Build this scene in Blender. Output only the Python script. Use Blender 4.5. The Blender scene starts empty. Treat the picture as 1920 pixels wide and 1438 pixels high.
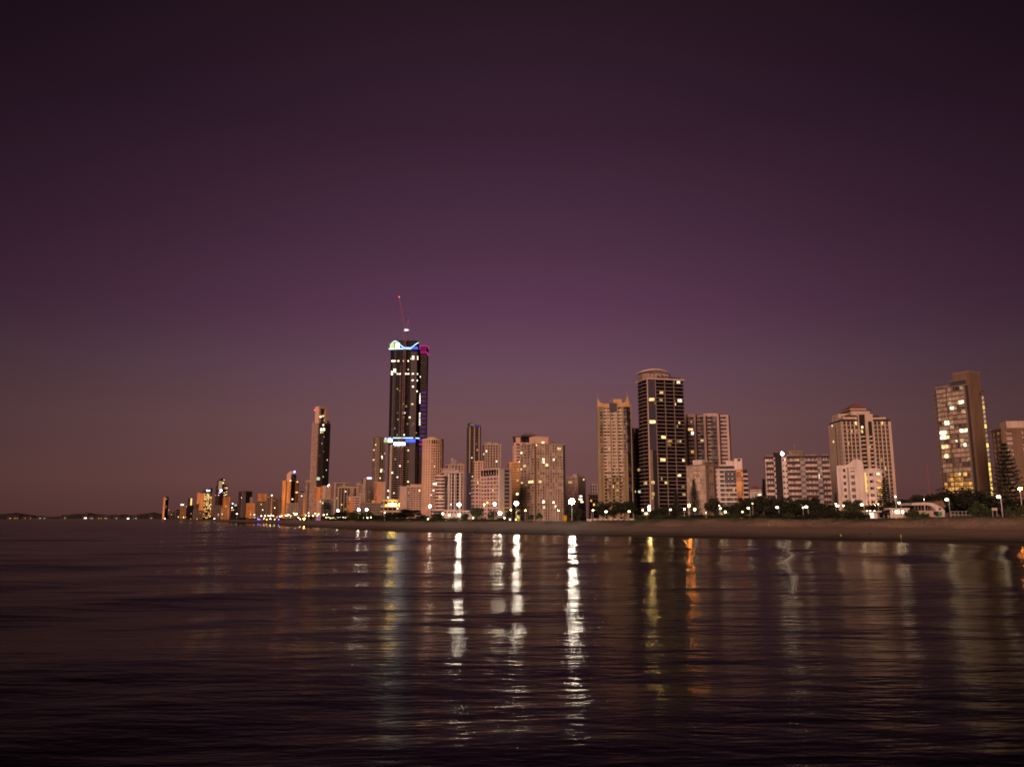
import bpy, math, random
import numpy as np
from mathutils import Vector, Matrix

R_ = math.radians
scene = bpy.context.scene
COL = scene.collection
rnd = random.Random(7)

# ------------------------------------------------------------------ camera
FPX, CX, CY, EYE = 1500.0, 960.0, 719.0, 7.0          # focal length in photo pixels, principal point, eye height
TH = math.atan(253.0 / FPX)                           # pitch that puts the horizon at row 972
CT, ST = math.cos(TH), math.sin(TH)
cam_data = bpy.data.cameras.new('camera')
cam_data.sensor_width = 36.0
cam_data.lens = 36.0 * FPX / 1920.0
cam_data.clip_start, cam_data.clip_end = 0.5, 60000.0
cam = bpy.data.objects.new('camera', cam_data)
COL.objects.link(cam)
cam.location = (0, 0, EYE)
cam.rotation_euler = (math.pi / 2 + TH, 0, 0)
scene.camera = cam

# ------------------------------------------------------------------ world: clear purple dusk sky
SUN_EL, SUN_AZ = R_(10.0), R_(203.0)                  # glow from behind the camera, over the sea (clockwise from +Y)
world = bpy.data.worlds.new('World')
scene.world = world
world.use_nodes = True
wn, wl = world.node_tree.nodes, world.node_tree.links
wn.clear()
w_out = wn.new('ShaderNodeOutputWorld')
w_bg = wn.new('ShaderNodeBackground')
w_bg.inputs['Strength'].default_value = 1.0
w_tc = wn.new('ShaderNodeTexCoord')
w_sep = wn.new('ShaderNodeSeparateXYZ')
wl.new(w_tc.outputs['Generated'], w_sep.inputs[0])
w_ramp = wn.new('ShaderNodeValToRGB')
cr = w_ramp.color_ramp
SKY = [(0.0, (.112, .045, .041)), (.045, (.158, .068, .064)), (.115, (.164, .078, .084)), (.18, (.140, .068, .096)),
       (.25, (.108, .042, .083)), (.33, (.074, .029, .058)), (.45, (.039, .0155, .032)), (.58, (.0205, .0088, .0150)), (1.0, (.011, .005, .009))]
while len(cr.elements) < len(SKY):
    cr.elements.new(0.5)
for e, (p, c) in zip(cr.elements, SKY):
    e.position = p
    e.color = (*c, 1)
wl.new(w_sep.outputs['Z'], w_ramp.inputs['Fac'])
# sky dimmed away from the view: lens falloff put into its colour
w_flat = wn.new('ShaderNodeVectorMath'); w_flat.operation = 'MULTIPLY'; w_flat.inputs[1].default_value = (1, 1, 0)
wl.new(w_tc.outputs['Generated'], w_flat.inputs[0])
w_nrm = wn.new('ShaderNodeVectorMath'); w_nrm.operation = 'NORMALIZE'
wl.new(w_flat.outputs[0], w_nrm.inputs[0])
w_dot = wn.new('ShaderNodeVectorMath'); w_dot.operation = 'DOT_PRODUCT'; w_dot.inputs[1].default_value = (0.0, 1.0, 0)
wl.new(w_nrm.outputs[0], w_dot.inputs[0])
w_m1 = wn.new('ShaderNodeMath'); w_m1.operation = 'MULTIPLY_ADD'; w_m1.inputs[1].default_value = 0.5; w_m1.inputs[2].default_value = 0.5
wl.new(w_dot.outputs['Value'], w_m1.inputs[0])
w_m2 = wn.new('ShaderNodeMath'); w_m2.operation = 'POWER'; wl.new(w_m1.outputs[0], w_m2.inputs[0])
w_e = wn.new('ShaderNodeMath'); w_e.operation = 'MULTIPLY_ADD'; w_e.inputs[1].default_value = 42.0; w_e.inputs[2].default_value = 6.8   # the lobe narrows with height
wl.new(w_sep.outputs['Z'], w_e.inputs[0])
w_e2 = wn.new('ShaderNodeClamp'); w_e2.inputs['Min'].default_value = 6.8; w_e2.inputs['Max'].default_value = 16.0
wl.new(w_e.outputs[0], w_e2.inputs['Value']); wl.new(w_e2.outputs[0], w_m2.inputs[1])
w_m3 = wn.new('ShaderNodeMath'); w_m3.operation = 'MULTIPLY_ADD'; w_m3.inputs[1].default_value = 0.80; w_m3.inputs[2].default_value = 0.20
wl.new(w_m2.outputs[0], w_m3.inputs[0])
w_mul = wn.new('ShaderNodeVectorMath'); w_mul.operation = 'SCALE'
wl.new(w_ramp.outputs['Color'], w_mul.inputs[0])
wl.new(w_m3.outputs[0], w_mul.inputs['Scale'])
w_sky = wn.new('ShaderNodeTexSky')
w_sky.sky_type = 'NISHITA'
w_sky.sun_disc = False
w_sky.sun_elevation = R_(-5.0)
w_sky.sun_rotation = SUN_AZ
w_ss = wn.new('ShaderNodeVectorMath'); w_ss.operation = 'SCALE'; w_ss.inputs['Scale'].default_value = 0.05
wl.new(w_sky.outputs[0], w_ss.inputs[0])
w_add = wn.new('ShaderNodeVectorMath'); w_add.operation = 'ADD'
wl.new(w_mul.outputs[0], w_add.inputs[0])
wl.new(w_ss.outputs[0], w_add.inputs[1])
wl.new(w_add.outputs[0], w_bg.inputs['Color'])
wl.new(w_bg.outputs[0], w_out.inputs['Surface'])

# ------------------------------------------------------------------ sun: the low warm dusk light that falls on the ocean fronts
sun_data = bpy.data.lights.new('sun', 'SUN')
sun_data.energy = 3.1
sun_data.angle = R_(24.0)
sun_data.color = (1.0, 0.55, 0.42)
sun = bpy.data.objects.new('sun', sun_data)
COL.objects.link(sun)
_sd = Vector((math.sin(SUN_AZ) * math.cos(SUN_EL), math.cos(SUN_AZ) * math.cos(SUN_EL), math.sin(SUN_EL)))
sun.rotation_euler = (-_sd).to_track_quat('-Z', 'Y').to_euler()

# ------------------------------------------------------------------ exposure and render settings
scene.view_settings.view_transform = 'Standard'
scene.view_settings.look = 'None'
scene.view_settings.exposure = 0.0
scene.view_settings.gamma = 1.0
scene.view_settings.use_curve_mapping = False
scene.render.engine = 'CYCLES'
cy = scene.cycles
cy.max_bounces, cy.diffuse_bounces, cy.glossy_bounces, cy.transmission_bounces = 5, 2, 3, 2
cy.sample_clamp_indirect = 4.0
cy.sample_clamp_direct = 0.0
cy.use_denoising = True
cy.denoiser = 'OPENIMAGEDENOISE'
cy.caustics_reflective = cy.caustics_refractive = False
cy.filter_width = 1.8

# ------------------------------------------------------------------ pixel -> place
def ray(px, py):
    u, v = px - CX, py - CY
    return Vector((u, FPX * CT + v * ST, FPX * ST - v * CT))
def at(px, py, Y):
    r = ray(px, py)
    return Vector((0, 0, EYE)) + r * (Y / r.y)
def tr(px, py=972.0):
    r = ray(px, py)
    return r.x / r.y
def ppm(Y):                                           # photo pixels per metre at that distance
    return FPX / CT / Y
class Zoom:                                           # coordinates read off an enlarged crop
    def __init__(s, x, y, k): s.x, s.y, s.k = x, y, k
    def __call__(s, zx, zy): return s.x + zx / s.k, s.y + zy / s.k

# ------------------------------------------------------------------ materials
MATS = {}
def _mat(name):
    m = bpy.data.materials.new(name)
    m.use_nodes = True
    n = m.node_tree.nodes
    return m, n, m.node_tree.links, n['Principled BSDF']
def paint(name, col, rough=0.75, var=0.22, scale=0.25, metal=0.0):
    """painted or rendered masonry with soft weathering"""
    m, n, l, b = _mat(name)
    tc = n.new('ShaderNodeTexCoord')
    mp = n.new('ShaderNodeMapping'); mp.inputs['Scale'].default_value = (scale * 2.2, scale * 2.2, scale * 0.35)
    l.new(tc.outputs['Object'], mp.inputs[0])
    nz = n.new('ShaderNodeTexNoise'); nz.inputs['Scale'].default_value = 1.0; nz.inputs['Detail'].default_value = 5
    l.new(mp.outputs[0], nz.inputs['Vector'])
    mr = n.new('ShaderNodeMapRange'); mr.inputs[1].default_value = .3; mr.inputs[2].default_value = .7
    mr.inputs[3].default_value = 1 - var; mr.inputs[4].default_value = 1 + var * .5
    l.new(nz.outputs['Fac'], mr.inputs[0])
    oi = n.new('ShaderNodeObjectInfo')
    mo = n.new('ShaderNodeMapRange'); mo.inputs[3].default_value = .93; mo.inputs[4].default_value = 1.05
    l.new(oi.outputs['Random'], mo.inputs[0])
    mm = n.new('ShaderNodeMath'); mm.operation = 'MULTIPLY'
    l.new(mr.outputs[0], mm.inputs[0]); l.new(mo.outputs[0], mm.inputs[1])
    sc = n.new('ShaderNodeVectorMath'); sc.operation = 'SCALE'; sc.inputs[0].default_value = col
    l.new(mm.outputs[0], sc.inputs['Scale'])
    l.new(sc.outputs[0], b.inputs['Base Color'])
    b.inputs['Roughness'].default_value = rough
    b.inputs['Metallic'].default_value = metal
    MATS[name] = m
    return m
def glazing(name, dark, pale, share, cell=(3.2, 3.2, 3.1), rough=0.2):
    """window glass: dark rooms, some with pale curtains behind the pane"""
    m, n, l, b = _mat(name)
    tc = n.new('ShaderNodeTexCoord')
    dv = n.new('ShaderNodeVectorMath'); dv.operation = 'DIVIDE'; dv.inputs[1].default_value = cell
    l.new(tc.outputs['Object'], dv.inputs[0])
    ad = n.new('ShaderNodeVectorMath'); ad.operation = 'ADD'; ad.inputs[1].default_value = (.37, .37, 0.02)
    l.new(dv.outputs[0], ad.inputs[0])
    fl = n.new('ShaderNodeVectorMath'); fl.operation = 'FLOOR'
    l.new(ad.outputs[0], fl.inputs[0])
    wn_ = n.new('ShaderNodeTexWhiteNoise'); wn_.noise_dimensions = '3D'
    l.new(fl.outputs[0], wn_.inputs['Vector'])
    mr = n.new('ShaderNodeMapRange'); mr.inputs[1].default_value = 1 - share; mr.inputs[2].default_value = 1.0
    l.new(wn_.outputs['Value'], mr.inputs[0])
    mx = n.new('ShaderNodeMix'); mx.data_type = 'RGBA'
    mx.inputs[6].default_value = (*dark, 1); mx.inputs[7].default_value = (*pale, 1)
    l.new(mr.outputs[0], mx.inputs[0])
    l.new(mx.outputs[2], b.inputs['Base Color'])
    b.inputs['Roughness'].default_value = rough
    b.inputs['Specular IOR Level'].default_value = .04 if 'black' in name else .14 if 'dark' in name else .3
    MATS[name] = m
    return m
def glow(name, col, power):
    """a lamp, a lit room or an LED strip; a little uneven from one to the next"""
    m, n, l, b = _mat(name)
    n.remove(b)
    e = n.new('ShaderNodeEmission'); e.inputs['Color'].default_value = (*col, 1)
    oi = n.new('ShaderNodeObjectInfo')
    mr = n.new('ShaderNodeMapRange'); mr.inputs[3].default_value = power * .65; mr.inputs[4].default_value = power * 1.3
    l.new(oi.outputs['Random'], mr.inputs[0])
    l.new(mr.outputs[0], e.inputs['Strength'])
    l.new(e.outputs[0], n['Material Output'].inputs['Surface'])
    MATS[name] = m
    return m
def lit_room(name, col, power):
    """lit room behind a pane: furniture and curtains break the light up"""
    m, n, l, b = _mat(name)
    n.remove(b)
    tc = n.new('ShaderNodeTexCoord')
    nz = n.new('ShaderNodeTexNoise'); nz.inputs['Scale'].default_value = .8; nz.inputs['Detail'].default_value = 2
    l.new(tc.outputs['Object'], nz.inputs['Vector'])
    mr = n.new('ShaderNodeMapRange'); mr.inputs[1].default_value = .35; mr.inputs[2].default_value = .65
    mr.inputs[3].default_value = power * .35; mr.inputs[4].default_value = power * 1.4
    l.new(nz.outputs['Fac'], mr.inputs[0])
    oi = n.new('ShaderNodeObjectInfo')
    mo = n.new('ShaderNodeMapRange'); mo.inputs[3].default_value = .45; mo.inputs[4].default_value = 1.4
    l.new(oi.outputs['Random'], mo.inputs[0])
    mm = n.new('ShaderNodeMath'); mm.operation = 'MULTIPLY'
    l.new(mr.outputs[0], mm.inputs[0]); l.new(mo.outputs[0], mm.inputs[1])
    e = n.new('ShaderNodeEmission'); e.inputs['Color'].default_value = (*col, 1)
    l.new(mm.outputs[0], e.inputs['Strength'])
    l.new(e.outputs[0], n['Material Output'].inputs['Surface'])
    MATS[name] = m
    return m

paint('white', (.60, .52, .46)); paint('cream', (.52, .41, .31)); paint('beige', (.42, .32, .24)); paint('pink', (.56, .40, .33))
paint('peach', (.60, .40, .28)); paint('grey', (.30, .26, .25)); paint('brown', (.17, .11, .065)); paint('taupe', (.23, .175, .13))
paint('dark', (.035, .028, .030)); paint('charcoal', (.07, .056, .056)); paint('dusty', (.30, .215, .18)); paint('black_cladding', (.014, .012, .014), .85); paint('ochre', (.56, .33, .13)); paint('orange', (.74, .34, .095), .75, .55, .07)  # orange and ochre hold reflected warm light in the wall colour
paint('gold', (.27, .205, .095)); paint('gold_trim', (.52, .32, .13)); paint('red_tile', (.27, .105, .075)); paint('maroon', (.05, .022, .022))
paint('steel', (.30, .28, .28), .45); paint('red_steel', (.24, .10, .085), .6); paint('pole', (.55, .53, .50), .5); paint('timber', (.20, .13, .08))
paint('bark', (.11, .085, .06), .9, .35, 1.0); paint('green_paint', (.05, .22, .10)); paint('asphalt', (.05, .048, .046), .9)
paint('slate', (.05, .05, .068), .7); paint('skin', (.40, .25, .18), .6); paint('cloth_dark', (.02, .02, .025), .9); paint('cloth_yellow', (.5, .38, .12), .9)
glazing('glass', (.018, .015, .017), (.26, .20, .16), .35)
glazing('glass_dark', (.012, .010, .012), (.07, .055, .05), .3)
glazing('glass_black', (.006, .006, .008), (.02, .018, .02), .3, rough=.2)
glazing('glass_pale', (.10, .085, .07), (.55, .44, .34), .75)
glazing('glass_warm', (.16, .075, .025), (.75, .34, .09), .8)  # warm reflected glow put into the pane colour
glazing('glass_bright', (.34, .275, .22), (.54, .44, .35), .8)
glazing('glass_grey', (.05, .045, .05), (.24, .20, .19), .6)
lit_room('room_warm', (1.0, .66, .28), 2.0); lit_room('room_white', (1.0, .84, .60), 3.0); lit_room('room_amber', (1.0, .46, .09), 1.3)
lit_room('room_dim', (1.0, .60, .20), .55); lit_room('room_green', (.85, .95, .55), 1.0); lit_room('curtain_lit', (1.0, .62, .34), .42)
lit_room('curtain_amber', (1.0, .45, .11), .75)
glow('flood', (1.0, .86, .66), 120.0); glow('flood_big', (1.0, .89, .74), 300.0); glow('flood_small', (1.0, .82, .58), 60.0); glow('porch_gold', (1.0, .62, .12), 34.0); glow('globe_gold', (1.0, .66, .20), 150.0)
glow('globe', (1.0, .82, .54), 13.0); glow('globe_dim', (1.0, .82, .55), 7.0); glow('sodium', (1.0, .27, .04), 210.0); glow('sodium_small', (1.0, .42, .10), 10.0)
glow('globe_yellow', (1.0, .80, .36), 9.0); glow('globe_violet', (.35, .20, 1.0), 6.0); glow('globe_blue', (.35, .40, 1.0), 7.0); glow('globe_red', (1.0, .10, .06), 4.0)
glow('led_white', (.90, .96, 1.0), 4.0); glow('led_cyan', (.45, .80, 1.0), 3.0); glow('led_blue', (.08, .12, 1.0), 1.4); glow('led_violet', (.22, .05, .9), .8)
glow('led_magenta', (1.0, .02, .40), .8); glow('led_magenta_dim', (.8, .02, .30), .35); glow('led_violet_dim', (.25, .12, .8), .22); glow('street_amber', (1.0, .47, .13), 260.0); glow('led_lime', (.60, .9, .25), .8); glow('sign_white', (.95, .95, 1.0), 14.0); glow('sign_lilac', (.62, .60, 1.0), 2.2)
glow('porch_yellow', (1.0, .66, .10), 2.0); glow('sign_amber', (1.0, .36, .01), .4); glow('sign_yellow', (1.0, .70, .05), .6)
glow('strip_amber', (1.0, .62, .16), 1.5); glow('far_light', (1.0, .72, .45), .6); glow('far_amber', (1.0, .45, .12), .8); glow('far_white', (1.0, .92, .85), 5.0)

# ------------------------------------------------------------------ mesh helpers
class MB:
    def __init__(s): s.v, s.f = [], []
    def box(s, x0, y0, z0, x1, y1, z1):
        i = len(s.v)
        s.v += [(x0, y0, z0), (x1, y0, z0), (x1, y1, z0), (x0, y1, z0), (x0, y0, z1), (x1, y0, z1), (x1, y1, z1), (x0, y1, z1)]
        s.f += [(i, i+3, i+2, i+1), (i+4, i+5, i+6, i+7), (i, i+1, i+5, i+4), (i+1, i+2, i+6, i+5), (i+2, i+3, i+7, i+6), (i+3, i, i+4, i+7)]
        return s
    def prism(s, poly, z0, z1):
        i, n = len(s.v), len(poly)
        s.v += [(x, y, z0) for x, y in poly] + [(x, y, z1) for x, y in poly]
        s.f += [tuple(i + k for k in reversed(range(n))), tuple(i + n + k for k in range(n))]
        s.f += [(i + k, i + (k + 1) % n, i + n + (k + 1) % n, i + n + k) for k in range(n)]
        return s
    def taper(s, poly0, z0, poly1, z1):
        i, n = len(s.v), len(poly0)
        s.v += [(x, y, z0) for x, y in poly0] + [(x, y, z1) for x, y in poly1]
        s.f += [tuple(i + k for k in reversed(range(n))), tuple(i + n + k for k in range(n))]
        s.f += [(i + k, i + (k + 1) % n, i + n + (k + 1) % n, i + n + k) for k in range(n)]
        return s
    def slab_xz(s, poly, y0, y1):                      # outline in x/z, thickness in y
        i, n = len(s.v), len(poly)
        s.v += [(x, y0, z) for x, z in poly] + [(x, y1, z) for x, z in poly]
        s.f += [tuple(i + k for k in range(n)), tuple(i + n + k for k in reversed(range(n)))]
        s.f += [(i + (k + 1) % n, i + k, i + n + k, i + n + (k + 1) % n) for k in range(n)]
        return s
    def tube(s, p0, p1, r0, r1=None, n=6):
        r1 = r0 if r1 is None else r1
        p0, p1 = Vector(p0), Vector(p1)
        d = (p1 - p0).normalized()
        a = d.orthogonal().normalized(); b = d.cross(a)
        i = len(s.v)
        for p, r in ((p0, r0), (p1, r1)):
            for k in range(n):
                t = 2 * math.pi * k / n
                s.v.append(tuple(p + a * (r * math.cos(t)) + b * (r * math.sin(t))))
        s.f += [(i + k, i + (k + 1) % n, i + n + (k + 1) % n, i + n + k) for k in range(n)]
        s.f += [tuple(i + k for k in reversed(range(n))), tuple(i + n + k for k in range(n))]
        return s
    def ball(s, c, rx, ry=None, rz=None, n=10, m=7):
        ry = rx if ry is None else ry; rz = rx if rz is None else rz
        i = len(s.v)
        s.v.append((c[0], c[1], c[2] + rz))
        for a in range(1, m):
            ph = math.pi * a / m
            for k in range(n):
                t = 2 * math.pi * k / n
                s.v.append((c[0] + rx * math.sin(ph) * math.cos(t), c[1] + ry * math.sin(ph) * math.sin(t), c[2] + rz * math.cos(ph)))
        s.v.append((c[0], c[1], c[2] - rz))
        for k in range(n): s.f.append((i, i + 1 + k, i + 1 + (k + 1) % n))
        for a in range(m - 2):
            o = i + 1 + a * n
            for k in range(n): s.f.append((o + k, o + n + k, o + n + (k + 1) % n, o + (k + 1) % n))
        o, e = i + 1 + (m - 2) * n, len(s.v) - 1
        for k in range(n): s.f.append((o + k, e, o + (k + 1) % n))
        return s
    def mesh(s, name, mat=None):
        me = bpy.data.meshes.new(name)
        me.from_pydata(s.v, [], s.f)
        if mat: me.materials.append(MATS[mat])
        return me
    def build(s, name, mat, parent=None, loc=(0, 0, 0)):
        return put(name, s.mesh(name, mat), parent, loc)
def put(name, data, parent=None, loc=(0, 0, 0), rz=0.0, scale=None):
    o = bpy.data.objects.new(name, data)
    COL.objects.link(o)
    o.location = loc
    if rz: o.rotation_euler = (0, 0, rz)
    if scale: o.scale = scale
    if parent: o.parent = parent
    return o
def tag(o, label=None, cat=None, group=None, kind=None):
    if label: o['label'] = label
    if cat: o['category'] = cat
    if group: o['group'] = group
    if kind: o['kind'] = kind
    return o
def empty(name, loc, rz=0.0):
    o = put(name, None, None, loc, rz)
    o.empty_display_size = 1.0
    return o
def smooth(o):
    o.data.polygons.foreach_set('use_smooth', [True] * len(o.data.polygons))
    return o

ORD = ('first second third fourth fifth sixth seventh eighth ninth tenth eleventh twelfth thirteenth fourteenth fifteenth sixteenth seventeenth eighteenth nineteenth twentieth '
       'twenty-first twenty-second twenty-third twenty-fourth twenty-fifth twenty-sixth twenty-seventh').split()
# ------------------------------------------------------------------ shoreline: a curve from the near right to the far left
SH = [(620, -420), (420, -120), (250, 95), (156, 240), (128, 273), (86, 309), (41, 357), (-29, 440), (-95, 560), (-172, 705), (-285, 960), (-425, 1312), (-784, 2100), (-1540, 3500),
      (-2700, 5300), (-4700, 7700), (-9000, 11500)]
def catmull(P, step):
    P = [Vector((*p, 0)) for p in P]
    out = []
    for i in range(1, len(P) - 2):
        p0, p1, p2, p3 = P[i-1:i+3]
        n = max(2, int((p2 - p1).length / step(p1)))
        for k in range(n):
            t = k / n
            out.append(.5 * ((2*p1) + (p2-p0)*t + (2*p0-5*p1+4*p2-p3)*t*t + (3*p1-p0-3*p2+p3)*t**3))
    out.append(P[-2])
    return [(p.x, p.y) for p in out]
SHORE = np.array(catmull(SH, lambda p: 4.0 if p.y < 900 else 25.0 if p.y < 3000 else 120.0))
def sdist(XY):
    """signed distance to the shoreline, positive inland; also distance down the shore as a y value"""
    XY = np.asarray(XY, float)
    P = SHORE[::3] if len(XY) > 2000 else SHORE
    A, B = P[:-1], P[1:]
    d = B - A
    L2 = (d ** 2).sum(1)
    out = np.empty(len(XY)); yy = np.empty(len(XY))
    for c in range(0, len(XY), 4000):
        q = XY[c:c+4000]
        w = q[:, None, :] - A[None]
        t = np.clip((w * d[None]).sum(2) / L2[None], 0, 1)
        e = w - t[..., None] * d[None]
        D2 = (e ** 2).sum(2)
        k = D2.argmin(1)
        i = np.arange(len(q))
        cross = d[k, 0] * w[i, k, 1] - d[k, 1] * w[i, k, 0]
        out[c:c+4000] = np.sqrt(D2[i, k]) * np.where(cross < 0, 1, -1)
        yy[c:c+4000] = (A[k] + t[i, k][:, None] * d[k])[:, 1]
    return out, yy
CREST_Y = [-500, 200, 228, 246, 264, 286, 350, 385, 437, 583, 700, 1300, 12000]
CREST_Z = [9.8, 9.8, 9.6, 8.9, 7.6, 6.7, 6.9, 5.9, 5.0, 4.6, 4.4, 4.2, 4.2]
def gprof(d, yy):
    hc = np.interp(yy, CREST_Y, CREST_Z)
    k = np.interp(d, [0, 9, 15, 40, 50], [-.14, -.04, .28, 2.4, 3.2])          # a film of water lies on the lowest sand
    z = np.where(d < 0, np.maximum(d * .045 - .14, -6), k)
    up = np.clip((d - 49) / 15.0, 0, 1); up = up * up * (3 - 2 * up)
    z = np.where(d > 49, 3.15 + (hc - 3.15) * up, z)
    back = np.clip((d - 66) / 150.0, 0, 1)
    z = np.where(d > 66, hc + (np.minimum(hc - .6, 5.4) - hc) * back, z)
    return z
def gz(x, y):
    d, yy = sdist([(x, y)])
    return float(gprof(d, yy)[0])
_rc = {}
def inland(px, dist):
    """distance Y at which the sight line through column px is `dist` metres inland of the waterline"""
    key = (round(px, 1), dist)
    if key not in _rc:
        Y = np.exp(np.linspace(math.log(150), math.log(9000), 1400))
        d, _ = sdist(np.stack([Y * tr(px), Y], 1))
        k = int(np.argmax(d > dist))
        _rc[key] = float(Y[k])
    return _rc[key]

def hash_noise(x, y, seed=0):
    r = np.random.RandomState(seed)
    z = np.zeros_like(x)
    for k in range(14):
        a = r.uniform(0, 2 * math.pi); f = .05 * 1.32 ** k
        z += np.sin((x * math.cos(a) + y * math.sin(a)) * f * 2 + r.uniform(0, 6.28)) / (1.32 ** (k * .75))
    return z / 3.2

# beach and dunes: one sheet that follows the shore
OFFS = np.concatenate([np.linspace(-90, -12, 14), np.linspace(-10, 46, 40), np.linspace(47, 84, 44), np.linspace(87, 150, 20), np.linspace(160, 330, 10)])
tang = np.gradient(SHORE, axis=0); tang /= np.linalg.norm(tang, axis=1)[:, None]
nrm = np.stack([tang[:, 1], -tang[:, 0]], 1)
G = SHORE[:, None, :] + nrm[:, None, :] * OFFS[None, :, None]
hc_y = SHORE[:, 1][:, None] + 0 * OFFS[None]
dd = OFFS[None, :] + 0 * hc_y
wob = hash_noise(G[..., 0], G[..., 1], 3)
wob2 = hash_noise(G[..., 0] * 3.1, G[..., 1] * 3.1, 5)
near = np.clip((2500 - hc_y) / 1500, 0, 1)
z = gprof(dd + near * wob * 3.4 * np.clip((dd - 42) / 10, 0, 1) * np.clip((110 - dd) / 40, 0, 1) + near * 2.6 * wob * np.clip((30 - np.abs(dd)) / 20, 0, 1), hc_y)
z = z + near * (wob * .42 + wob2 * .38) * np.clip((dd - 44) / 8, 0, 1) * np.clip((200 - dd) / 60, 0, 1) + near * .05 * wob2 * np.clip((dd - 8) / 15, 0, 1)
ns, no = G.shape[:2]
V = np.concatenate([G, z[..., None]], 2).reshape(-1, 3)
idx = np.arange(ns * no).reshape(ns, no)
FQ = np.stack([idx[:-1, :-1], idx[:-1, 1:], idx[1:, 1:], idx[1:, :-1]], -1).reshape(-1, 4)
me = bpy.data.meshes.new('beach')
me.from_pydata(V.tolist(), [], FQ.tolist())
me.attributes.new('inland', 'FLOAT', 'POINT').data.foreach_set('value', dd.reshape(-1).astype(np.float32))
# sand, wet sand near the water, low green cover on the dunes
m, n, l, b = _mat('sand')
at_i = n.new('ShaderNodeAttribute'); at_i.attribute_name = 'inland'
tc = n.new('ShaderNodeTexCoord')
nz = n.new('ShaderNodeTexNoise'); nz.inputs['Scale'].default_value = .07; nz.inputs['Detail'].default_value = 7
l.new(tc.outputs['Object'], nz.inputs['Vector'])
jit = n.new('ShaderNodeMath'); jit.operation = 'MULTIPLY_ADD'; jit.inputs[1].default_value = 26.0
l.new(nz.outputs['Fac'], jit.inputs[0]); l.new(at_i.outputs['Fac'], jit.inputs[2])
def step(lo, hi, src):
    q = n.new('ShaderNodeMapRange'); q.inputs[1].default_value = lo; q.inputs[2].default_value = hi
    q.interpolation_type = 'SMOOTHSTEP'
    l.new(src, q.inputs[0]); return q
wet = step(24, 50, jit.outputs[0])
mxa = n.new('ShaderNodeMix'); mxa.data_type = 'RGBA'
mxa.inputs[6].default_value = (.07, .05, .038, 1); mxa.inputs[7].default_value = (.25, .175, .122, 1)
l.new(wet.outputs[0], mxa.inputs[0])
nf = n.new('ShaderNodeTexNoise'); nf.inputs['Scale'].default_value = .9; nf.inputs['Detail'].default_value = 6
l.new(tc.outputs['Object'], nf.inputs['Vector'])
fr = n.new('ShaderNodeMapRange'); fr.inputs[1].default_value = .3; fr.inputs[2].default_value = .7; fr.inputs[3].default_value = .72; fr.inputs[4].default_value = 1.12
l.new(nf.outputs['Fac'], fr.inputs[0])
ms = n.new('ShaderNodeVectorMath'); ms.operation = 'SCALE'
l.new(mxa.outputs[2], ms.inputs[0]); l.new(fr.outputs[0], ms.inputs['Scale'])
grn = step(67, 80, jit.outputs[0])
mxb = n.new('ShaderNodeMix'); mxb.data_type = 'RGBA'; mxb.inputs[7].default_value = (.040, .058, .018, 1)
l.new(grn.outputs[0], mxb.inputs[0]); l.new(ms.outputs[0], mxb.inputs[6])
l.new(mxb.outputs[2], b.inputs['Base Color'])
rg = n.new('ShaderNodeMapRange'); rg.inputs[1].default_value = 12; rg.inputs[2].default_value = 30; rg.inputs[3].default_value = .32; rg.inputs[4].default_value = .95
l.new(jit.outputs[0], rg.inputs[0]); l.new(rg.outputs[0], b.inputs['Roughness'])
bp = n.new('ShaderNodeBump'); bp.inputs['Strength'].default_value = .5; bp.inputs['Distance'].default_value = .35
bs = n.new('ShaderNodeMath'); bs.operation = 'MULTIPLY'
l.new(nf.outputs['Fac'], bs.inputs[0]); l.new(wet.outputs[0], bs.inputs[1])
l.new(bs.outputs[0], bp.inputs['Height']); l.new(bp.outputs[0], b.inputs['Normal'])
MATS['sand'] = m
me.materials.append(m)
o = put('beach', me); smooth(o); tag(o, 'brown sand beach and grassy dunes along the water', 'beach', kind='structure')

# flat ground under the city, out to the horizon
paint('city_ground', (.055, .05, .04), .95, .3, .02)
inner = [tuple(SHORE[i] + nrm[i] * 230) for i in range(0, ns, 6)] + [(-8500, 12000)]
poly = inner + [(-9000, 30000), (30000, 30000), (30000, -600), (900, -600)]
gm = bpy.data.meshes.new('ground')
from mathutils.geometry import tessellate_polygon
tris = tessellate_polygon([[Vector((x, y, 0)) for x, y in poly]])
gm.from_pydata([(x, y, 3.6) for x, y in poly], [], [tuple(t) for t in tris])
gm.materials.append(MATS['city_ground'])
tag(put('ground', gm), 'flat dark ground under the city blocks', 'ground', kind='structure')

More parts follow.
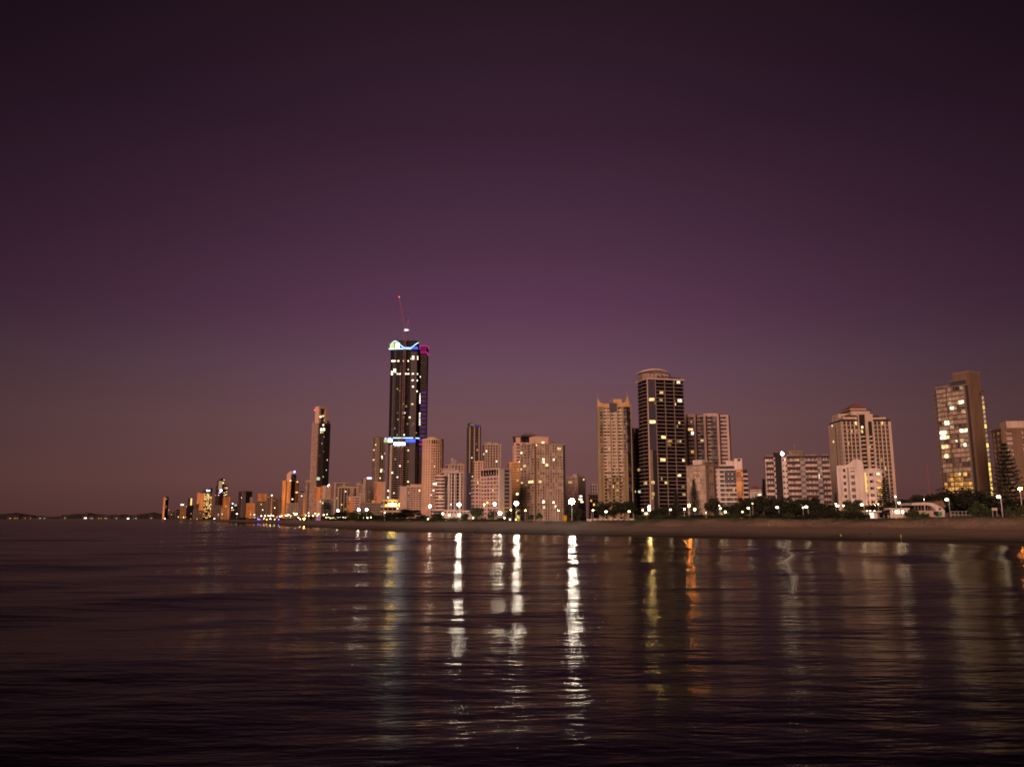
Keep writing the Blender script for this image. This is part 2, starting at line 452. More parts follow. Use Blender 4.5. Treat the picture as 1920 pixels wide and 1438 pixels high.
# ------------------------------------------------------------------ sea
rows = 6.0 * np.exp(np.arange(0, 925) * .0085)
cols = np.linspace(-1.15, 1.15, 330)
X = cols[None, :] * (rows[:, None] + 45); Y = np.repeat(rows[:, None], len(cols), 1)
keep = rows < 3200
sd = np.full(X.shape, -400.0); ysh = np.zeros(X.shape)
q, qy = sdist(np.stack([X[keep].ravel(), Y[keep].ravel()], 1))
sd[keep] = q.reshape(X[keep].shape); ysh[keep] = qy.reshape(X[keep].shape)
spc = rows[:, None] * .0085
Z = np.zeros_like(X)
rs = np.random.RandomState(11)
calm = np.clip((-sd - 24) / 70, 0, 1); calm = calm * calm * (3 - 2 * calm)
for lam, amp, spread in ((62, .20, .18), (44, .16, .25), (33, .115, .3), (24, .085, .35), (17, .060, .4), (12.5, .045, .5), (9, .030, .55), (6.3, .020, .6), (4.4, .0125, .7), (3.1, .0085, .8), (2.2, .0055, .9), (1.55, .0038, 1.0)):
    for _ in range(3):
        a = math.pi / 2 + .22 + rs.normal(0, spread)
        k = 2 * math.pi / (lam * rs.uniform(.85, 1.18))
        fade = np.clip(lam / (spc * 3.2) - 1, 0, 1)
        Z += (.56 if lam > 20 else .44) * amp * fade * np.sin(k * (X * math.cos(a) + Y * math.sin(a)) + rs.uniform(0, 6.28))
gust = .75 + .35 * hash_noise(X * .35, Y * .35, 23)
Z *= calm * gust
# two low swells about to break, parallel to the shore
ali = hash_noise(ysh * 1.1, ysh * 0 + X * .25, 31)
foam = np.zeros_like(X)
for d0, h, w, ph in ((-46, .30, 6, 0.3), (-78, .75, 8.5, 1.7), (-118, .70, 10.5, 3.1), (-170, .45, 13, 4.0)):
    dw = sd - d0 + 7 * np.sin(ysh * .013 + ph) + 3 * ali
    patch = np.clip(.35 + .9 * np.sin(ysh * .021 + ph * 2.3 + X * .012) + .4 * ali, 0, 1)
    Z += h * patch * np.exp(-(dw / w) ** 2) * (Y < 1500)
    foam += .55 * patch * np.exp(-((dw - w * .9) / (w * .45)) ** 2) * (d0 > -80)
foam += .5 * np.exp(-((sd + 2 + 2 * ali) / 1.6) ** 2) * np.clip(.4 + ali, 0, 1)
Z -= .02
shal = np.clip((sd + 50) / 26, 0, 1)
nr, nc = X.shape
wm = bpy.data.meshes.new('water')
idx = np.arange(nr * nc).reshape(nr, nc)
FQ = np.stack([idx[:-1, :-1], idx[:-1, 1:], idx[1:, 1:], idx[1:, :-1]], -1).reshape(-1, 4)
VV = np.stack([X, Y, Z], -1).reshape(-1, 3).astype(np.float32)
wm.vertices.add(len(VV)); wm.vertices.foreach_set('co', VV.ravel())
wm.loops.add(FQ.size); wm.loops.foreach_set('vertex_index', FQ.ravel().astype(np.int32))
wm.polygons.add(len(FQ)); wm.polygons.foreach_set('loop_start', (np.arange(len(FQ)) * 4).astype(np.int32))
wm.update(calc_edges=True)
wm.attributes.new('shallow', 'FLOAT', 'POINT').data.foreach_set('value', shal.ravel().astype(np.float32))
wm.attributes.new('foam', 'FLOAT', 'POINT').data.foreach_set('value', np.clip(foam, 0, 1).ravel().astype(np.float32))
m, n, l, b = _mat('sea_water')
n.remove(b)
b = n.new('ShaderNodeBsdfGlossy'); b.distribution = 'BECKMANN'; b.inputs['Color'].default_value = (.56, .54, .50, 1)      # mirror colour dimmed to darken the sea
fre = n.new('ShaderNodeFresnel'); fre.inputs['IOR'].default_value = 1.19
deep = n.new('ShaderNodeBsdfDiffuse'); deep.inputs['Color'].default_value = (.003, .003, .004, 1)
surf = n.new('ShaderNodeMixShader')
l.new(fre.outputs[0], surf.inputs[0]); l.new(deep.outputs[0], surf.inputs[1]); l.new(b.outputs[0], surf.inputs[2])
tc = n.new('ShaderNodeTexCoord')
at_s = n.new('ShaderNodeAttribute'); at_s.attribute_name = 'shallow'
at_f = n.new('ShaderNodeAttribute'); at_f.attribute_name = 'foam'
def wave_noise(sx, sy, rot, detail):
    mp = n.new('ShaderNodeMapping'); mp.inputs['Rotation'].default_value = (0, 0, rot); mp.inputs['Scale'].default_value = (sx, sy, 1)
    l.new(tc.outputs['Object'], mp.inputs[0])
    t = n.new('ShaderNodeTexNoise'); t.inputs['Scale'].default_value = 1.0; t.inputs['Detail'].default_value = detail; t.inputs['Roughness'].default_value = .55
    l.new(mp.outputs[0], t.inputs['Vector'])
    return t
n1 = wave_noise(.07, .26, -.42, 4); n2 = wave_noise(.42, 1.2, -.30, 4); n3 = wave_noise(1.8, 3.6, -.1, 2)
h1 = n.new('ShaderNodeMath'); h1.operation = 'MULTIPLY'; h1.inputs[1].default_value = .24
l.new(n1.outputs['Fac'], h1.inputs[0])
h2 = n.new('ShaderNodeMath'); h2.operation = 'MULTIPLY_ADD'; h2.inputs[1].default_value = .054
l.new(n2.outputs['Fac'], h2.inputs[0]); l.new(h1.outputs[0], h2.inputs[2])
h3 = n.new('ShaderNodeMath'); h3.operation = 'MULTIPLY_ADD'; h3.inputs[1].default_value = .011
l.new(n3.outputs['Fac'], h3.inputs[0]); l.new(h2.outputs[0], h3.inputs[2])
inv = n.new('ShaderNodeMath'); inv.operation = 'SUBTRACT'; inv.inputs[0].default_value = 1.0
l.new(at_s.outputs['Fac'], inv.inputs[1])
bp = n.new('ShaderNodeBump'); bp.inputs['Distance'].default_value = 1.0
l.new(h3.outputs[0], bp.inputs['Height']); l.new(inv.outputs[0], bp.inputs['Strength'])
l.new(bp.outputs[0], b.inputs['Normal']); l.new(bp.outputs[0], fre.inputs['Normal'])
rg = n.new('ShaderNodeMapRange'); rg.inputs[3].default_value = .19; rg.inputs[4].default_value = .045
l.new(at_s.outputs['Fac'], rg.inputs[0]); l.new(rg.outputs[0], b.inputs['Roughness'])
# thin worn foam where swells have broken
nfo = wave_noise(.25, .9, -.3, 6)
ff = n.new('ShaderNodeMapRange'); ff.inputs[1].default_value = .42; ff.inputs[2].default_value = .72
l.new(nfo.outputs['Fac'], ff.inputs[0])
fm = n.new('ShaderNodeMath'); fm.operation = 'MULTIPLY'
l.new(ff.outputs[0], fm.inputs[0]); l.new(at_f.outputs['Fac'], fm.inputs[1])
fb = n.new('ShaderNodeBsdfDiffuse'); fb.inputs['Color'].default_value = (.5, .5, .55, 1)
mxs = n.new('ShaderNodeMixShader')
fs = n.new('ShaderNodeMath'); fs.operation = 'MULTIPLY'; fs.inputs[1].default_value = .6
l.new(fm.outputs[0], fs.inputs[0])
l.new(fs.outputs[0], mxs.inputs[0]); l.new(surf.outputs[0], mxs.inputs[1]); l.new(fb.outputs[0], mxs.inputs[2])
l.new(mxs.outputs[0], n['Material Output'].inputs['Surface'])
wm.materials.append(m)
o = put('water', wm); smooth(o); tag(o, 'dark rippled sea reflecting the city lights', 'sea', kind='structure')

# ------------------------------------------------------------------ far hills on the left
paint('hill_haze', (.045, .034, .034), .95, .3, .002)  # hill colour lifted in place of haze
hx = np.linspace(-9500, -3200, 150)
prof = 48 + 26 * np.sin(hx * .0021 + 1.0) + 18 * np.sin(hx * .0057) + 9 * np.sin(hx * .013 + 2) + 42 * np.exp(-((hx + 7450) / 420) ** 2)
prof *= np.clip((-3200 - hx) / 900, 0, 1) ** .6
hv, hf = [], []
for j, (k, dy) in enumerate(((0, -900), (.45, -500), (.85, -180), (1.0, 0), (.8, 260), (0, 900))):
    for i in range(len(hx)):
        hv.append((hx[i], 12000 + dy + 120 * math.sin(hx[i] * .003), 2 + k * prof[i] * (1 + .08 * math.sin(i * 1.7 + j))))
for j in range(5):
    for i in range(len(hx) - 1):
        a = j * len(hx) + i
        hf.append((a, a + 1, a + len(hx) + 1, a + len(hx)))
hm = bpy.data.meshes.new('hills'); hm.from_pydata(hv, [], hf); hm.materials.append(MATS['hill_haze'])
tag(smooth(put('hills', hm)), 'low dark hills on the far horizon at left', 'hills', kind='structure')
# ------------------------------------------------------------------ buildings
BASE = 3.0
class Bld:
    """a block standing on its near corner: the right face runs along local +x, the left face along local +y"""
    def __init__(s, name, label, xl, xe, xr, yt, D, phi, n, yx=930.0, depth=None, zb=BASE, cat='building', group=None, ytp=None):
        s.D, s.phi, s.n, s.zb, s.yx = D, R_(phi), n, zb, yx
        s.te = tr(xe, yx)
        s.rc, s.rs = math.cos(s.phi), math.sin(s.phi)          # phi is measured from square-on to the line of sight
        s.phi -= math.atan(s.te)
        s.c, s.s = math.cos(s.phi), math.sin(s.phi)
        s.a = s.sR(xr, yx)
        s.b = s.sL(xl, yx) if depth is None else depth
        s.H = at(xe, yt, D).z - zb
        s.fh = s.H / n
        s.root = empty(name, (D * s.te, D, zb), s.phi)
        tag(s.root, label, cat, group)
        s.px = ppm(D)
        s.single = s.fh * s.px >= 3.9 and s.H * s.px > 95      # storeys told apart one by one
    def sR(s, px, py): t = tr(px, py); return s.D * (t - s.te) / (s.c - t * s.s)
    def sL(s, px, py): t = tr(px, py); return s.D * (s.te - t) / (s.s + t * s.c)
    def S(s, f, px, py): return s.sR(px, py) if f == 'R' else s.sL(px, py)
    def Yd(s, f, q): return s.D + q * (s.s if f == 'R' else s.c)
    def zat(s, f, q, py):
        r = ray(960, py)
        return EYE + s.Yd(f, q) * r.z / r.y - s.zb
    def fbox(s, mb, f, q0, q1, z0, z1, o0, o1):
        if q0 > q1: q0, q1 = q1, q0
        if f == 'R': mb.box(q0, -o1, z0, q1, -o0, z1)
        else: mb.box(-o1, q0, z0, -o0, q1, z1)
        return mb
    def core(s, mat='glass', name='glazing'):
        return MB().box(0, 0, 0, s.a, s.b, s.H).build(name, mat, s.root)
    def slabs(s, frac, proud, mat, k0=0, k1=None, name='floor_slab', box=None, up=0.0):
        k1 = s.n + 1 if k1 is None else k1
        x0, y0, x1, y1 = box or (-proud, -proud, s.a + proud, s.b + proud)
        t = frac * s.fh
        if s.single:
            me = MB().box(x0, y0, -t * .5, x1, y1, t * .5).mesh(name, mat)
            for k in range(k0, k1): put(name, me, s.root, (0, 0, (k + up) * s.fh))
        else:
            mb = MB()
            for k in range(k0, k1): mb.box(x0, y0, (k + up) * s.fh - t * .5, x1, y1, (k + up) * s.fh + t * .5)
            tag(mb.build('floor_bands', mat, s.root), kind='stuff')
    def fslabs(s, f, q0, q1, frac, proud, mat, k0=0, k1=None, name='balcony', o0=-.2, up=0.0):
        """storey bands on one stretch of one face"""
        k1 = s.n + 1 if k1 is None else k1
        t = frac * s.fh
        if s.single:
            me = s.fbox(MB(), f, q0, q1, -t * .5, t * .5, o0, proud).mesh(name, mat)
            for k in range(k0, k1): put(name, me, s.root, (0, 0, (k + up) * s.fh))
        else:
            mb = MB()
            for k in range(k0, k1): s.fbox(mb, f, q0, q1, (k + up) * s.fh - t * .5, (k + up) * s.fh + t * .5, o0, proud)
            tag(mb.build(name + '_bands', mat, s.root), kind='stuff')
    def piers(s, f, num, w, proud, mat, q0=0.0, q1=None, z0=0.0, z1=None, name='pier', ends=True):
        W = s.a if f == 'R' else s.b
        q1 = W if q1 is None else q1
        z1 = s.H if z1 is None else z1
        if isinstance(num, int):
            num = [q0 + (q1 - q0) * k / max(1, num - 1) for k in range(num)] if ends else [q0 + (q1 - q0) * (k + .5) / num for k in range(num)]
        for q in num:
            q = min(max(q, w / 2 - .05), W - w / 2 + .05)
            s.fbox(MB(), f, q - w / 2, q + w / 2, z0, z1, -.15, proud).build(name, mat, s.root)
    def wall(s, f, q0, q1, proud, mat, z0=0.0, z1=None, name='wall'):
        z1 = s.H + .02 if z1 is None else z1
        return s.fbox(MB(), f, q0, q1, z0, z1, -.1, proud).build(name, mat, s.root)
    def roofbox(s, q0, q1, h, mat, d0=1.5, d1=None, name='plant_room', z=None):
        z = s.H if z is None else z
        return MB().box(q0, d0, z - .2, q1, s.b - 1.5 if d1 is None else d1, z + h).build(name, mat, s.root)
    def parapet(s, h, proud, mat, name='parapet'):
        return MB().box(-proud, -proud, s.H - .15, s.a + proud, s.b + proud, s.H + h).build(name, mat, s.root)
    def lit(s, f, items, zoom=None, off=.12, snap=True):
        """lit rooms, read off the photograph as (x, y, w, h[, material]) in crop pixels"""
        for it in items:
            x, y, w, h = it[:4]
            mat = it[4] if len(it) > 4 else 'room_warm'
            k = 1.0
            if zoom: x, y = zoom(x, y); k = zoom.k
            q = s.S(f, x, y)
            W = s.a if f == 'R' else s.b
            hw = w / k * .41 / s.px / max(.35, abs(s.rc if f == 'R' else s.rs))
            z = s.zat(f, q, y)
            hh = h / k * .5 / s.px
            if snap:
                z = (math.floor(z / s.fh) + .52) * s.fh
                hh = min(hh, s.fh * .42)
            q0, q1 = max(.05, q - hw), min(W - .05, q + hw)
            if q1 - q0 < .2: continue
            s.fbox(MB(), f, q0, q1, z - hh, z + hh, -.05, off).build('lit_window', mat, s.root)
    def rlit(s, f, num, seed, w=1.6, mats=('room_warm', 'room_dim', 'room_white', 'room_amber'), z0=.05, z1=.97, off=.12, q0=None, q1=None):
        r = random.Random(seed)
        W = s.a if f == 'R' else s.b
        for _ in range(num):
            k = int(r.uniform(z0, z1) * s.n)
            q = r.uniform((q0 or 0) + w, max((q0 or 0) + w + .1, (q1 or W) - w))
            s.fbox(MB(), f, q - w * .6, q + w * r.uniform(.4, 1), (k + .22) * s.fh, (k + .82) * s.fh, -.05, off).build('lit_window', r.choice(mats), s.root)
    def holes(s, f, qs, w, hfrac, mat, proud, k0=0, k1=None, name='window'):
        """small windows in a solid wall: one mesh per column"""
        for q in qs:
            mb = MB()
            for k in range(k0, k1 or s.n):
                s.fbox(mb, f, q - w / 2, q + w / 2, (k + .5 - hfrac / 2) * s.fh, (k + .5 + hfrac / 2) * s.fh, proud - .3, proud + .03)
            tag(mb.build(name + '_column', mat, s.root), kind='stuff')

def std(name, label, xl, xe, xr, yt, D, phi, n, glass='glass', wall='beige', band=.4, proud=.5, pL=0, pR=0, pw=.9, wL=None, wR=None, wm=None,
        cap=1.2, plant=None, lit=0, seed=1, yx=930.0, depth=None, group=None, pmat=None, zb=BASE):
    B = Bld(name, label, xl, xe, xr, yt, D, phi, n, yx, depth, group=group, zb=zb)
    B.core(glass)
    if band: B.slabs(band, proud, wall)
    if pL: B.piers('L', pL, pw, proud + .15, pmat or wall)
    if pR: B.piers('R', pR, pw, proud + .15, pmat or wall)
    for f, L in (('L', wL), ('R', wR)):
        for w in L or ():
            W = B.a if f == 'R' else B.b
            q0 = w[0] * W if w[0] > 0 else -(proud + .2)
            q1 = w[1] * W if w[1] < 1 else W + proud + .2
            B.wall(f, q0, q1, proud + .25 + .02 * len(f), w[2] if len(w) > 2 else (wm or wall), z1=B.H + .05 if len(w) < 4 else B.H * w[3])
    if cap: B.parapet(cap, proud + .3, wall)
    for p in plant or ():
        h = B.zat('R', B.b * .3, p[2]) - B.H
        B.roofbox(max(0, B.sR(p[0], 900)), min(B.a, B.sR(p[1], 900)), max(1.0, h), p[3] if len(p) > 3 else wall)
    if lit:
        B.rlit('R', lit - lit // 3, seed); B.rlit('L', lit // 3, seed + 50)
    return B

zA, zB, zC, zD = Zoom(280, 840, 5.333), Zoom(560, 740, 5.53), Zoom(690, 540, 3.125), Zoom(780, 770, 6.253)
zE, zF, zG, zH = Zoom(1060, 680, 4.494), Zoom(1260, 740, 5.531), Zoom(1520, 680, 4.108), Zoom(300, 850, 10.667)
zI, zJ, zK, zL = Zoom(430, 850, 10.667), Zoom(580, 860, 10.667), Zoom(715, 540, 8.99), Zoom(1100, 730, 8.458)
zM, zN, zO = Zoom(1180, 680, 8.458), Zoom(1540, 740, 5.99), Zoom(1740, 690, 5.328)
zP, zQ, zR, zS, zT = (Zoom(x, 900, 6.857) for x in (1640, 1380, 1120, 860, 600))

# ================================================================== right: the near blocks
# brown tower with a blank spine and open balconies
B = Bld('apartment_tower', 'tall brown tower with a blank spine wall and glazed balcony bays, right of the gap', 1754, 1815, 1838, 722, 480, 57, 29, yx=740)
B.core('glass_grey')
qb = [B.sL(x, 740) for x in (1811, 1778, 1775, 1757)]
for i, (q0, q1, o) in enumerate(((qb[0], qb[1], 1.5), (qb[2], qb[3], .6))):
    pw = (q1 - q0) / 4 if i == 0 else (q1 - q0) / 3
    me = B.fbox(MB(), 'L', q0, q1, -.36, .30, -.2, o + .45).mesh('balcony_edge', 'brown')
    for k in range(1, 29): put('balcony_edge', me, B.root, (0, 0, k * B.fh))
    nb = 4 if i == 0 else 3
    r = random.Random(40 + i)
    for k in range(6, 29):                                   # each bay of each storey is its own glazed panel
        for j in range(nb):
            mt = r.choice(('glass_bright', 'glass_bright', 'glass_bright', 'glass_pale')) if (k * 7 + i) % 4 else r.choice(('glass_grey', 'glass_pale'))
            if k < 11: mt = 'curtain_amber' if r.random() < (.95 if k < 9 else .5) else 'glass_pale'
            elif r.random() < .10: mt = 'curtain_lit'
            B.fbox(MB(), 'L', q0 + pw * j + .12, q0 + pw * (j + 1) - .12, k * B.fh + .35, (k + 1) * B.fh - .34, 0, o).build('window', mt, B.root)
    for j in range(nb + 1):
        B.fbox(MB(), 'L', q0 + pw * j - .11, q0 + pw * j + .11, 0, B.H - .4, 0, o + .12).build('mullion', 'taupe', B.root)
me = B.fbox(MB(), 'L', B.b - .4, B.b + 1.6, -.5, .5, -1.2, .8).mesh('balcony_stub', 'brown')
for k in range(8, 29): put('balcony_stub', me, B.root, (0, 0, k * B.fh))
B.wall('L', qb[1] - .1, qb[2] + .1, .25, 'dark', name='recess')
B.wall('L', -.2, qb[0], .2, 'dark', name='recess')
spine_h = B.zat('R', 4, 699)
MB().box(.6, -1.3, 0, B.a * .93, 9, spine_h).build('spine_wall', 'brown', B.root)
MB().box(B.a * .78, -1.36, spine_h - 14, B.a * .86, -1.2, spine_h - 12).build('vent', 'black_cladding', B.root)
MB().box(.4, -1.42, spine_h, B.a * .95, 9.2, spine_h + .8).build('spine_cap', 'taupe', B.root)
me = MB().box(B.a * .93, -1.8, -.12, B.a + 2.4, 3, .12).mesh('balcony', 'brown')
for k in range(2, 29): put('balcony', me, B.root, (0, 0, k * B.fh))
ml = [MB().box(B.a * .935, -1.25, .3, B.a + 1.2, .5, B.fh - .3).mesh('stair_light', q) for q in ('curtain_lit', 'strip_amber')]
for k in range(2, 27): put('stair_light', ml[1 if k < 12 else (k % 4 == 0)], B.root, (0, 0, k * B.fh))
MB().box(-1.9, 0, B.H - .3, B.a * .5, qb[1] + .4, B.H + .5).build('roof_edge', 'taupe', B.root)
MB().box(-1.2, 1, B.H + .5, B.a * .4, qb[1] * .8, B.H + 3.2).build('penthouse', 'slate', B.root)
MB().box(-1.6, 1, B.H + 3.2, B.a * .4, qb[1] * .85, B.H + 3.8).build('penthouse_roof', 'taupe', B.root)
MB().box(-.9, qb[1] * .85, B.H + .3, 3, qb[3], B.H + 1.6).build('roof_box', 'taupe', B.root)
B.lit('L', [(350, 362, 50, 34, 'room_white'), (255, 417, 36, 30, 'room_white'), (200, 540, 34, 52, 'room_white'), (162, 637, 60, 34, 'room_white'), (372, 614, 84, 52, 'room_white'),
            (165, 690, 60, 40, 'room_white'), (205, 690, 30, 30, 'room_warm'), (180, 798, 62, 40, 'room_warm'), (300, 714, 20, 20, 'room_white'), (388, 776, 22, 32, 'room_white'), (198, 892, 30, 36, 'room_warm'), (328, 1038, 34, 34, 'room_warm')], zO, off=1.75)

# block at the right edge of the frame
B = std('apartment_block', 'brown brick apartment block with glazed balconies, cut by the right edge', 1863, 1880, 1965, 806, 430, 24, 17, glass='glass_pale', wall='brown', band=.38, proud=.5, pL=3, pR=5, pw=1.5,
        yx=820, cap=1.0, plant=[(1900, 1960, 789, 'cream')], wR=[(.27, .42)])
B.lit('R', [(790, 828, 40, 34, 'room_dim'), (880, 660, 30, 18, 'curtain_lit')], zO, off=.3)
B.lit('L', [(705, 668, 12, 14, 'room_dim')], zO, off=.3)

# hotel with a stepped pyramid roof
B = Bld('hotel_tower', 'cream hotel tower with a stepped pyramid roof and dark window grid', 1555, 1578, 1668, 790, 560, 22, 25, yx=790)
B.core('glass_black')
f = lambda zx: B.sR(*zN(zx, 300))
WG = [(f(232), f(410)), (f(578), f(752))]
B.slabs(.20, .30, 'beige')
for q0, q1 in WG:
    B.piers('R', 5, .8, .62, 'cream', q0, q1)
    B.piers('R', [q0 + (q1 - q0) * (k + .5) / 4 for k in range(4)], .10, .34, 'beige', name='mullion')
for q0, q1 in ((-.5, f(232)), (f(410), f(422)), (f(560), f(578)), (f(752), B.a + .5)): B.wall('R', q0, q1, .75, 'cream')
B.wall('L', -.75, B.b + .6, .78, 'cream')
B.wall('R', f(482), f(512), 1.6, 'cream', z1=B.H + 4.6, name='central_fin')
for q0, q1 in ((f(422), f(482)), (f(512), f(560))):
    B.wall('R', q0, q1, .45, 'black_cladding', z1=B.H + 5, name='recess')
    poly = [(q0 + (q1 - q0) * (.5 - .5 * math.cos(math.pi * k / 10)), -.3 - 2.6 * math.sin(math.pi * k / 10)) for k in range(11)]
    me = MB().prism(poly, -.5, .5).mesh('balcony', 'cream')
    for k in range(1, 22): put('balcony', me, B.root, (0, 0, k * B.fh + .4))
q = B.b * .45
B.fbox(MB(), 'L', q - .45, q + .45, 3, B.H - 2, .7, .83).build('slit_window', 'glass_black', B.root)
B.holes('L', [B.b * .16], .8, .35, 'glass_black', .8)
B.fbox(MB(), 'R', f(410), f(575), B.H - .1, B.H + 5, -.2, .9).build('parapet_wall', 'cream', B.root)
B.fbox(MB(), 'R', f(420), f(502), B.H - 1, B.H + 4.8, .8, 1.0).build('recess_head', 'black_cladding', B.root)
def roof_step(mb, x0, y0, x1, y1, z, h, i):
    mb.taper([(x0, y0), (x1, y0), (x1, y1), (x0, y1)], z, [(x0 + i, y0 + i), (x1 - i, y0 + i), (x1 - i, y1 - i), (x0 + i, y1 - i)], z + h)
a, b2, H = B.a, B.b, B.H
for nm, (x0, y0, x1, y1, z, h, i), mt in (('lower_roof', (-1, -1.2, f(405), b2 + .6, H, 1.6, 1.6), 'maroon'), ('lower_roof', (f(575), -1.2, a + 1, b2 + .6, H, 1.6, 1.6), 'maroon'),
                                     ('roof_tier', (1.2, .6, f(410), b2 - .5, H + 1.4, 2.0, .2), 'cream'), ('roof_tier', (f(572), .6, a - 2, b2 - .5, H + 1.4, 1.6, .2), 'cream'),
                                     ('middle_roof', (2.6, 0, f(420), b2 - 1, H + 3.4, 1.2, 1.4), 'maroon'), ('middle_roof', (f(560), 0, a - 6, b2 - 1, H + 3.0, 1.2, 1.4), 'maroon'),
                                     ('roof_tower', (f(350), 1.5, f(565), b2 - 2, H + 3.2, 4.6, .1), 'cream'), ('rear_tier', (1.5, b2 * .4, f(352), b2 - 2.2, H + 3.2, 3.4, .1), 'cream'), ('tower_eave', (f(330), .8, f(580), b2 - 1.4, H + 7.7, .6, .1), 'maroon'),
                                     ('lantern', (f(360), 4, f(545), b2 - 4, H + 8.2, 1.7, .1), 'cream')):
    mb = MB(); roof_step(mb, x0, y0, x1, y1, z, h, i); mb.build(nm, mt, B.root)
x0, x1 = f(350), f(555); y0, y1 = 3.4, b2 - 3.4
pk = ((x0 + x1) / 2, (y0 + y1) / 2, B.zat('R', f(380), 755) + 1)
mb = MB(); mb.v = [(x0, y0, H + 9.8), (x1, y0, H + 9.8), (x1, y1, H + 9.8), (x0, y1, H + 9.8), pk]
mb.f = [(0, 1, 4), (1, 2, 4), (2, 3, 4), (3, 0, 4), (3, 2, 1, 0)]
mb.build('pyramid_roof', 'red_tile', B.root)
B.lit('R', [(380, 326, 36, 36, 'room_warm'), (680, 320, 28, 34, 'room_warm'), (386, 395, 38, 32, 'room_dim'), (452, 398, 26, 38, 'room_warm'), (340, 434, 14, 30, 'room_warm'), (384, 434, 14, 30, 'room_dim'), (297, 434, 16, 20, 'room_dim'),
            (455, 352, 24, 26, 'room_warm'), (305, 572, 14, 36, 'room_dim'), (545, 612, 20, 34, 'room_warm'), (678, 755, 16, 24, 'room_dim'), (720, 830, 10, 40, 'room_dim')], zN, off=.5)
B.lit('L', [(136, 362, 10, 16, 'room_warm'), (150, 545, 12, 26, 'room_warm')], zN, off=.95)

# white curved-front apartment house in front of the hotel
B = Bld('apartment_house', 'white curved-front apartment house with a round-topped fin, before the pyramid-roofed hotel', 1570, 1571, 1594, 876, 430, 3, 9, yx=880, depth=16)
B.core('glass_black'); B.slabs(.5, .45, 'white'); B.piers('R', [0, B.a * .26, B.a * .74, B.a], 1.7, .7, 'white'); B.wall('L', -.5, B.b, .7, 'white'); B.parapet(.9, .6, 'white')
gR = lambda zx: B.sR(*zN(zx, 860))
q0, q1 = gR(282), gR(435); zt_ = B.zat('R', q0, 878)                  # middle bay with long windows
MB().box(q0, .6, 0, q1, 15, zt_).build('middle_bay', 'glass_dark', B.root)
mb0 = MB().box(q0 - .3, .0, -.75, q1, 15.2, .75).mesh('balcony', 'white')
for k in range(1, 9): put('balcony', mb0, B.root, (0, 0, k * B.fh))
MB().slab_xz([(q0, zt_), (q0, zt_ - 1.2), (q1, zt_ - 1.2), (q1, zt_ + 4.5), (q1 - 2, zt_ + 4.2), (q1 - 5, zt_ + 2.6), (q1 - 8, zt_ + 1)], .3, 15).build('curved_gable', 'white', B.root)
q2, q3 = gR(325), gR(438); zf = B.zat('R', q2, 861)
arch = [(q2 + 3.2, 0), (q3 + 1.5, 0), (q3 + 1.5, zf - 6)] + [((q2 + q3) / 2 + 1.5 + (q3 - q2) / 2 * math.cos(t), zf - 3.5 + 3.5 * math.sin(t)) for t in [math.pi * k / 12 for k in range(13)]] + [(q2 + 1.4, zf - 9), (q2 + 3.2, zf - 9)]
MB().slab_xz([(q3 - 3.0, 0), (q3 + 1.6, 0)] + [(q3 + 1.6, zf - 3.5)] + [((q2 + q3) / 2 + .8 + ((q3 - q2) / 2 + .8) * math.cos(t), zf - 3.5 + 3.5 * math.sin(t)) for t in [math.pi * k / 12 for k in range(13)]] + [(q2, zt_ + .1), (q3 - 3.0, zt_ + .1)], -1.2, .9).build('round_fin', 'white', B.root)
q4, q5 = gR(478), gR(690); rr = (q5 - q4) * .56
def bow(o):
    pts = [(q3 + .6, 14), (q3 + .6, 1.5)]
    for k in range(15):
        t = math.pi * (1 - k / 14)
        pts.append(((q4 + q5) / 2 + (rr + o) * math.cos(t), 2.0 - (4.2 + o) * math.sin(t)))
    return pts + [(q5 + 1.2 + o, 14)]
zt2 = B.zat('R', q4, 884)
MB().prism(bow(0), 0, zt2).build('bowed_bay', 'glass_dark', B.root)
n2 = 8; fh2 = zt2 / n2
me = MB().prism(bow(.45), -.30 * fh2, .30 * fh2).mesh('balcony', 'white')
for k in range(1, n2 + 1): put('balcony', me, B.root, (0, 0, k * fh2))
MB().prism(bow(-1.0), zt2, zt2 + 1.6).build('bow_roof', 'white', B.root)
for zx in (484, 520, 588, 660): q = gR(zx); MB().box(q - .5, -2.75 + abs(q - (q4 + q5) / 2) * .12, 0, q + .5, 1.0, zt2).build('pier', 'white', B.root)
for zx, zy, w, mt in ((628, 905, 34, 'room_warm'), (630, 958, 40, 'room_amber'), (630, 1010, 46, 'room_amber'), (634, 1066, 52, 'room_amber'), (640, 1120, 50, 'room_amber'), (546, 1122, 14, 'room_dim')):
    q = gR(zx); x, y = zN(zx, zy); k = int(B.zat('R', 4, y) / fh2)
    MB().box(q - w / 12.5 / B.px * .95, -2.62, (k + .42) * fh2, q + w / 12.5 / B.px * .95, 1, (k + .72) * fh2).build('lit_window', mt, B.root)
B.lit('R', [(248, 1130, 26, 24, 'room_amber')], zN)
MB().box(gR(296), .35, B.zat('R', 5, 890.5), gR(308), .7, B.zat('R', 5, 893.5) + 1.2).build('lit_window', 'room_white', B.root)
q = gR(488); MB().box(q - .35, -3.1, zt2 * .62, q + .35, 1, zt2 * .97).build('wall_light', 'strip_amber', B.root)

